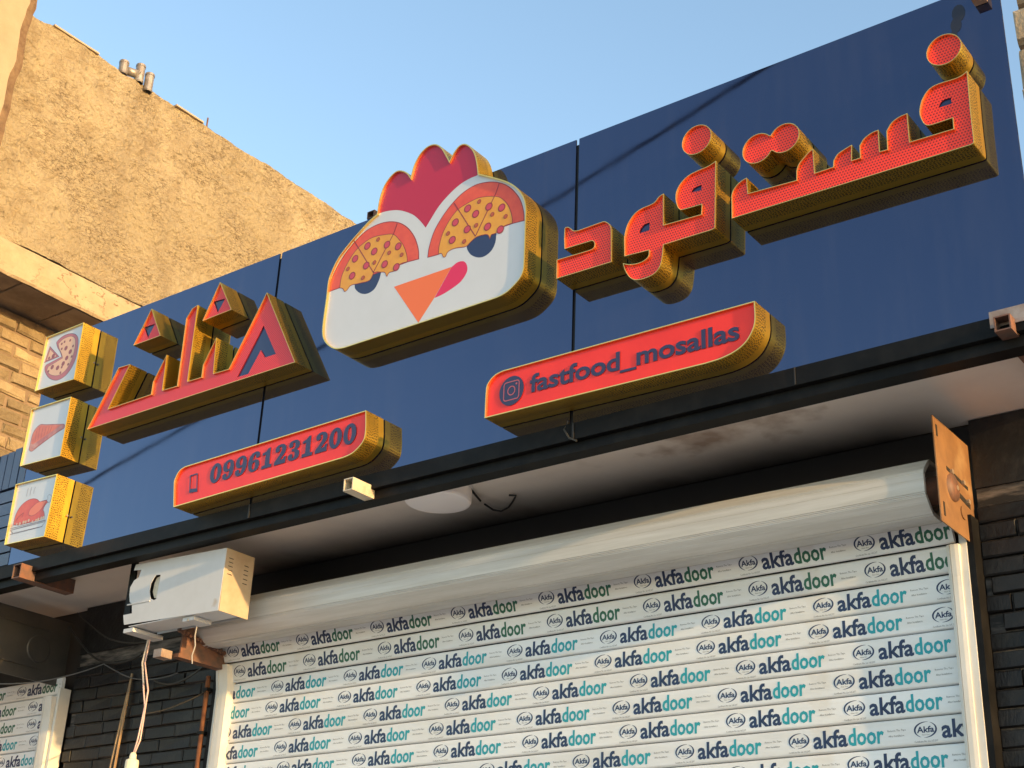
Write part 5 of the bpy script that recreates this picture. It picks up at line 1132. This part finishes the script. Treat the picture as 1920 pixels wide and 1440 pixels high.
def guide(parent, xa, xb, zt, flare):
    m = MB()
    y0 = 1.080*KS
    s = 1 if flare > 0 else -1
    prof = [(xa, y0+0.004), (xa+(xb-xa)*.28, y0-0.002), (xa+(xb-xa)*.30, y0+0.002), (xa+(xb-xa)*.34, y0-0.002), (xa+(xb-xa)*.7, y0-0.002), (xb, y0+0.0), (xb, y0+0.06), (xa, y0+0.06)]
    n = len(prof); zb_ = 0.02
    v = [(p[0], p[1], zb_) for p in prof] + [(p[0] + flare*(0.004), p[1]-(0.014 if j < 6 else 0), zt) for j, p in enumerate(prof)]
    v2 = [(p[0], p[1], zt-0.10) for p in prof]
    v = v[:n] + v2 + v[n:]
    f = [(j, (j+1) % n, n+(j+1) % n, n+j) for j in range(n)] + [(n+j, n+(j+1) % n, 2*n+(j+1) % n, 2*n+j) for j in range(n)] + [tuple(range(2*n, 3*n))]
    m.add(v, f)
    return m.build('guide_rail', M['guide'], parent)
guide(main, -.3885*KS, -.3782*KS, .3755*KS+1.6, 1)
MB().box(-.3781*KS, -.3722*KS, 1.0815*KS, 1.1*KS, 0.02, .392*KS+1.6).build('guide_flange', M['guide'], main)
MB().box(-.3718*KS, -.3668*KS, 1.0825*KS, 1.1*KS, 0.02, .40*KS+1.6).build('black_angle', M['black'], main)
guide(main, -1.2385*KS, -1.219*KS, .3755*KS+1.6, -1)
MB().box(-1.2478*KS, -1.2392*KS, 1.084*KS, 1.1*KS, 0.02, .41*KS+1.6).build('black_angle', M['black'], main)
# right bracket plate
px_ = -.3695*KS; ya, yb_ = 1.024*KS, 1.1005*KS; z0_, z1_ = .3775*KS+1.6, .466*KS+1.6
plt = MB().box(px_-0.004, px_, ya, yb_, z0_, z1_).build('bracket_plate', M['plate'], main)
m = MB()
def slot(u0, w0, u1, w1, hw):
    # a dark slot lying on the plate: (u along depth, w height), both as fractions
    A = Vector((ya+(yb_-ya)*u0, z0_+(z1_-z0_)*w0)); B = Vector((ya+(yb_-ya)*u1, z0_+(z1_-z0_)*w1))
    d = (B-A).normalized(); n = Vector((-d.y, d.x))*hw
    q = [A-n, B-n, B+n, A+n]
    m.add([(px_+0.0012, p.x, p.y) for p in q] + [(px_-0.001, p.x, p.y) for p in q], [(0,1,2,3), (0,4,5,1), (1,5,6,2), (2,6,7,3), (3,7,4,0)])
def slot1(*a):
    global m
    m = MB(); slot(*a); m.build('plate_slot', M['void'], plt)
slot1(.08, .82, .08, .93, .006); slot1(.10, .07, .10, .20, .006); slot1(.90, .07, .90, .18, .006)
slot1(.27, .57, .86, .53, .006);slot1(.27, .43, .88, .36, .009)
for (u, w) in ((.38, .56), (.70, .545), (.48, .43), (.80, .385)):
    yy = ya+(yb_-ya)*u; z_ = z0_+(z1_-z0_)*w
    MB().tube([(px_+0.001, yy, z_), (px_+0.009, yy, z_)], 0.009, 6).build('plate_bolt', M['bolt'], plt)
m = MB().tube([(px_-0.002, ya+(yb_-ya)*.64, z0_+(z1_-z0_)*.24), (px_+0.004, ya+(yb_-ya)*.64, z0_+(z1_-z0_)*.24)], 0.022, 14)
m.build('plate_boss', M['plate'], plt)

# left shutter
def rows_left(i):
    return (1.0900, .388-.0222*i, 0.0)
LX0, LX1 = -2.2*KS, -1.538*KS
ph2 = {i: p for i, p in enumerate((-1.62, -1.5905, -1.5865, -1.5755, -1.6385, -1.571, -1.60))}
left = shutter('left roller shutter of the next shop with printed slats at the lower left corner', LX0, LX1, rows_left, ph2, 12, -1)
MB().box(LX0, LX1, 1.09*KS, 1.09*KS+0.018, 0.02, (.388-.0222*11.5)*KS+1.6).build('lower_curtain', M['film'], left)
guide(left, -1.556*KS, -1.5365*KS, .372*KS+1.6, 1)
MB().box(-1.535*KS, -1.5305*KS, 1.084*KS, 1.1*KS, 0.02, .383*KS+1.6).build('guide_flange', M['guide'], left)
lx = -6.05
lp = MB().box(lx-0.006, lx, 3.62, 4.295, 3.115, 3.44).build('bracket_plate', M['darkplate'], left)
m = MB()
for (r0, r1) in ((0.050, 0.062),):
    n = 28
    v = [(lx+0.004, 4.12+rr*math.cos(2*math.pi*i/n), 3.27+rr*math.sin(2*math.pi*i/n)) for rr in (r0, r1) for i in range(n)] + [(lx-0.001, 4.12+(r1+0.008)*math.cos(2*math.pi*i/n), 3.27+(r1+0.008)*math.sin(2*math.pi*i/n)) for i in range(n)]
    m.add(v, [(i, (i+1) % n, n+(i+1) % n, n+i) for i in range(n)] + [(n+i, n+(i+1) % n, 2*n+(i+1) % n, 2*n+i) for i in range(n)])
m.box(lx-0.001, lx+0.008, 3.64, 4.14, 3.175, 3.19); m.box(lx-0.001, lx+0.005, 3.64, 4.18, 3.37, 3.38)
m.build('plate_boss', M['darkplate'], lp)
MB().tube([(lx-0.4, 4.0, 3.28), (lx-0.02, 4.0, 3.28)], 0.11, 16).build('drum_shaft', M['alu'], left, smooth=True)

# ------------------------------------------------------------------ motor box and its hangings
YM = 3.774
mb_ = thing('motor_box', 'white sheet metal motor box under the soffit, its end sunlit', 'motor box')
front = [(-4.9411,3.4292),(-4.365,3.41),(-4.3722,3.1463),(-4.9597,3.1642),(-4.9751,3.2085),(-4.9183,3.2092),(-4.9283,3.2529),(-4.9442,3.2616),(-4.9551,3.2952),(-4.9567,3.3298),(-4.9375,3.3571),(-4.9081,3.3677),(-4.8994,3.3996),(-4.9495,3.4044)]
hole = [(-4.8066,3.3479),(-4.7937,3.36),(-4.7651,3.3564),(-4.7704,3.2516),(-4.7849,3.2474),(-4.8091,3.2592),(-4.8226,3.2929),(-4.8206,3.3266)]
m = MB(); sheet(m, [ccw(front), ccw(hole)], YM, 0.002); m.build('front_sheet', M['box'], mb_)
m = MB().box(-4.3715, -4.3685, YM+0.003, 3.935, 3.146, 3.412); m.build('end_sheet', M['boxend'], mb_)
MB().box(-4.93, -4.372, YM+0.003, 3.935, 3.405, 3.408).build('top_sheet', M['box'], mb_)
MB().box(-4.93, -4.372, YM+0.003, 3.90, 3.152, 3.155).build('bottom_sheet', M['box'], mb_)
MB().box(-4.93, -4.372, 3.932, 3.935, 3.156, 3.404).build('back_sheet', M['box'], mb_)
m = MB()
hx = [(-4.80, 3.352), (-4.783, 3.355), (-4.784, 3.262), (-4.80, 3.262), (-4.815, 3.292), (-4.812, 3.33)]
sheet(m, [ccw(hx)], YM+0.012, 0.02); m.build('release_lever', M['cream'], mb_)
MB().tube([(-4.9562, YM-0.001, 3.2505), (-4.83, YM-0.001, 3.2485), (-4.81, YM-0.001, 3.2480)], 0.0035, 6).build('pressed_rib', M['box'], mb_)
MB().box(-4.93, -4.775, YM+0.035, YM+0.04, 3.17, 3.40).build('gear_plate', M['void'], mb_)
m = MB()
for (yy, zz_, n, dz) in ((3.808, 3.375, 5, 0.017), (3.895, 3.365, 5, 0.019)):
    for i in range(n):
        m.box(-4.3684, -4.3677, yy-0.012+0.003*i*0, yy+0.012, zz_-dz*i-0.003, zz_-dz*i)
m.build('vent_slot', M['void'], mb_)
MB().box(-4.60, -4.53, YM+0.015, YM+0.11, 3.133, 3.150).build('mounting_tab', M['box'], mb_)
MB().box(-4.962, -4.90, YM+0.004, YM+0.17, 3.129, 3.146).build('mounting_tab', M['box'], mb_)
MB().tube([(-4.566, YM+0.012, 3.136), (-4.566, YM+0.016, 3.136)], 0.006, 8).build('tab_screw', M['bolt'], mb_)
# drive side bracket behind the motor box
db = thing('drive_bracket', 'rusty brown bracket and chain between motor box and shutter drum', 'bracket')
MB().box(-4.80, -4.792, 3.96, 4.30, 3.06, 3.40).build('drive_plate', M['steel'], db)
MB().box(-4.835, -4.79, 3.95, 4.29, 3.045, 3.062).build('drive_angle', M['steel'], db)
m = MB()
for i in range(16):
    u = i/15
    m.tube([(-4.79+0.004, 3.93+0.30*u, 3.155-0.05*u), (-4.79+0.018, 3.93+0.30*u, 3.155-0.05*u)], 0.010, 6)
m.build('drive_chain', M['steel'], db)
MB().box(-4.87, -4.82, 3.88, 3.94, 3.035, 3.07).build('cable_clamp', M['tubecut'], db)
tag(MB().box(-5.062, -5.022, 3.842, 3.850, 3.20, ZS-0.002).build('hanging_strap', M['black']), 'black flat steel strap hanging left of the motor box', 'strap')

# lamp and loose wire
la = thing('ceiling_lamp', 'round unlit white lamp on the soffit below the sign', 'ceiling lamp')
cxL, cyL, rL = -3.326, 3.874, 0.127
m = MB(); n = 48
prof = [(0.0, 3.4410), (rL*.90, 3.4418), (rL*.97, 3.4445), (rL, 3.4520), (rL, 3.496)]
v = [(cxL+r_*math.cos(2*math.pi*i/n), cyL+r_*math.sin(2*math.pi*i/n), z_) for (r_, z_) in prof[1:] for i in range(n)]
f = [(j*n+i, j*n+(i+1) % n, (j+1)*n+(i+1) % n, (j+1)*n+i)for j in range(3) for i in range(n)] + [tuple(range(n))[::-1]]
m.add(v, f); m.build('diffuser', M['lamp'], la, smooth=False)
m = MB(); v = [(cxL+(rL+.002)*math.cos(2*math.pi*i/n), cyL+(rL+.002)*math.sin(2*math.pi*i/n), z_) for z_ in (3.4955, 3.5085) for i in range(n)]
m.add(v, [(i, (i+1) % n, n+(i+1) % n, n+i) for i in range(n)]); m.build('base_ring', M['lamp'], la, smooth=True)
tag(MB().tube([(-3.30,3.775,3.482),(-3.235,3.79,3.490),(-3.215,3.86,3.493),(-3.225,3.95,3.497),(-3.262,4.05,3.495)], 0.0045, 6).build('lamp_wire', M['wireblack']), 'short black wire curling from the white lamp', 'wire')
tag(MB().tube([(-3.280,4.10,3.500),(-3.284,4.16,3.496),(-3.264,4.185,3.495),(-3.215,4.165,3.495),(-3.171,4.132,3.496),(-3.13,4.095,3.497),(-3.113,4.08,3.498),(-3.138,4.068,3.5)], 0.004, 6).build('wire_hook', M['wireblack']), 'loose black wire hook on the soffit right of the lamp', 'wire')

# steel bracket tubes along the bottom of the sign
def open_tube(label, x0, x1, y0, y1, z0, z1, mtl, w=0.004):
    t = thing('bracket_tube', label, 'bracket', 'square tube brackets at the sign edge')
    m = MB()
    m.box(x0, x1, y0, y1, z0, z0+w); m.box(x0, x1, y0, y1, z1-w, z1)
    m.box(x0, x0+w, y0, y1, z0+w, z1-w); m.box(x1-w, x1, y0, y1, z0+w, z1-w)
    m.build('tube_wall', M[mtl], t)
    MB().box(x0+w, x1-w, y0+0.05, y0+0.052, z0+w, z1-w).build('tube_inside', M['void'], t)
    return t
tr = open_tube('rusty open square tube with plate at the lower right sign corner', -1.115, -1.068, 3.6445, 4.05, 3.466, 3.513, 'steel')
MB().box(-1.138, -1.005, YP-0.016, YP-0.013, 3.500, 3.552).build('weld_plate', M['tubecut'], tr)
open_tube('rusty square tube below the roast chicken box', -5.635, -5.575, 3.63, 3.93, 3.432, 3.498, 'steel')
open_tube('cream painted square tube stub left of the round lamp', -3.548, -3.501, 3.589, 3.738, 3.440, 3.489, 'cream')
open_tube('small dark square tube end above the sign beside the comb', -3.675, -3.635, YP+0.008, YP+0.2, 4.72, 4.755, 'steel')
open_tube('small primed tube end at the upper right sign corner', -1.075, -1.035, 3.66, YP-0.002, 4.63, 4.668, 'tubecut')
m = MB()
for i in range(3):
    zt = 4.66-0.02*i
    P_ = [(-1.12-0.02*i+0.012*math.sin(3*i+a_*7)+(0.020-0.002*i)*math.cos(2*math.pi*a_/14), zt-0.04*i*0.6+(0.045-0.004*i)*math.sin(2*math.pi*a_/14)) for a_ in range(14)]
    sheet(m, [ccw(circle(-1.13-0.012*i, 4.63-0.042*i, 0.022-0.004*i, 12, 0.034-0.005*i))], YP-0.0006-0.0002*i)
m.build('stain', M['stain'], sg)

# wires and pipes on the left pier
yq = 4.262
cp = thing('copper_pipe', 'brown copper pipe running down beside the left guide rail', 'pipe')
MB().tube([(-4.896, 4.222, 0.05), (-4.896, 4.222, 3.03)], 0.011, 10).build('pipe', M['copper'], cp, smooth=True)
m = MB()
for z_ in (1.9, 2.35, 2.78, 2.97): m.box(-4.911, -4.881, 4.208, YW-0.02, z_-0.007, z_+0.007)
m.build('pipe_clip', M['black'], cp)
tag(MB().tube([(-5.50, 4.275, 3.12), (-5.500, 4.27, 3.0), (-5.512, 4.268, 2.78), (-5.52, 4.268, 2.6), (-5.53, 4.268, 0.4)], 0.006, 6).build('wall_cable', M['strip']), 'right one of two tan cables down the black pier', 'cable', 'tan cables on the black pier')
tag(MB().tube([(-5.50, 4.275, 3.10), (-5.515, 4.27, 2.95), (-5.545, 4.268, 2.7), (-5.555, 4.268, 2.5), (-5.57, 4.268, 0.4)], 0.006, 6).build('wall_cable', M['strip']), 'left one of two tan cables down the black pier', 'cable', 'tan cables on the black pier')
def wob(p, q, sag, n=10, a_=0.0):
    P_ = Vector(p); Q = Vector(q); out = []
    for i in range(n+1):
        u = i/n; r = P_.lerp(Q, u); r.z -= sag*4*u*(1-u); r.x += a_*math.sin(u*9)
        out.append(r)
    return out
for (p, q, s, r_, lab, w) in (
    ((-6.0, 4.24, 3.40), (-5.42, 4.25, 3.20), 0.10, 0.006, 'thick black cable sagging from the soffit corner on the black pier', 'wireblack'),
    ((-5.9, 4.2, 3.45), (-5.35, 4.24, 3.25), 0.06, 0.004, 'thin black cable under the soffit corner on the black pier', 'wireblack'),
    ((-6.02, 3.9, 3.05), (-5.68, 4.24, 3.18), 0.03, 0.003, 'thin grey wire hanging off the dark bracket plate', 'wiregrey'),
    ((-5.68, 4.24, 3.18), (-5.15, 4.255, 3.08), 0.05, 0.003, 'thin grey wire drooping across the black pier top', 'wiregrey'),
    ((-5.30, 4.25, 3.06), (-4.89, 4.22, 3.12), 0.06, 0.005, 'black cable curving up to the copper pipe', 'wireblack')):
    tag(MB().tube(wob(p, q, s, 12, 0.008), r_, 6).build('loose_wire', M[w]), lab, 'wire')
hw = thing('hanging_socket', 'ivory socket hanging on pinkish twin wire below the motor box', 'socket')
m = MB(); m.tube([(-4.925,3.885,3.12),(-4.94,3.885,3.02),(-4.905,3.885,2.90),(-4.882,3.885,2.83),(-4.888,3.885,2.77),(-4.898,3.885,2.69),(-4.912,3.885,2.635)], 0.0035, 6)
m.tube([(-4.918,3.889,3.12),(-4.93,3.89,3.02),(-4.885,3.892,2.90),(-4.878,3.885,2.83),(-4.882,3.888,2.77),(-4.886,3.889,2.69),(-4.906,3.885,2.635)], 0.0035, 6)
m.build('twin_wire', M['wirepink'], hw)
m = MB(); m.tube([(-4.925,3.885,3.12),(-4.938,3.883,3.02),(-4.91,3.883,2.93)], 0.004, 6)
m.build('wire_sleeve', M['wirepale'], hw)
m = MB()
n = 14
prof = [(0.010, 2.640), (0.014, 2.632), (0.015, 2.615), (0.026, 2.610), (0.028, 2.60), (0.028, 2.545), (0.024, 2.538)]
v = [(-4.912+r_*math.cos(2*math.pi*i/n), 3.885+r_*math.sin(2*math.pi*i/n), z_) for (r_, z_) in prof for i in range(n)]
m.add(v, [(j*n+i, j*n+(i+1) % n, (j+1)*n+(i+1) % n, (j+1)*n+i)[::-1] for j in range(len(prof)-1) for i in range(n)] + [tuple(range(n)), tuple((len(prof)-1)*n+i for i in range(n))[::-1]])
m.build('socket_body', M['socket'], hw)
tag(MB().tube([(-4.566,3.84,3.12),(-4.572,3.842,3.08),(-4.562,3.842,3.04),(-4.574,3.842,3.0),(-4.566,3.842,2.965)], 0.0025, 5).build('pull_wire', M['wirepale']), 'short crinkled wire under the motor box tab', 'wire')
tag(MB().tube(wob((-4.880,3.89,2.80), (-4.90, 4.24, 2.98), 0.02, 8, 0.006), 0.003, 5).build('loose_wire', M['wireblack']), 'black wire branching from the hanging twin wire to the pier', 'wire')
# overhead cable across the street (its reflection runs over the glossy panels)
oc = MB().tube([(4.0,-1.85,11.6),(-2.0,-1.85,10.02),(-5.147,-1.85,9.205),(-6.46,-1.85,8.86),(-8.0,-1.85,8.44),(-9.667,-1.85,8.01),(-11.301,-1.85,7.63),(-13.289,-1.85,7.22),(-18,-1.85,6.4)], 0.018, 6)
tag(oc.build('overhead_cable', M['wireblack']), 'dark overhead cable mirrored as a thin line in the navy panels', 'cable')
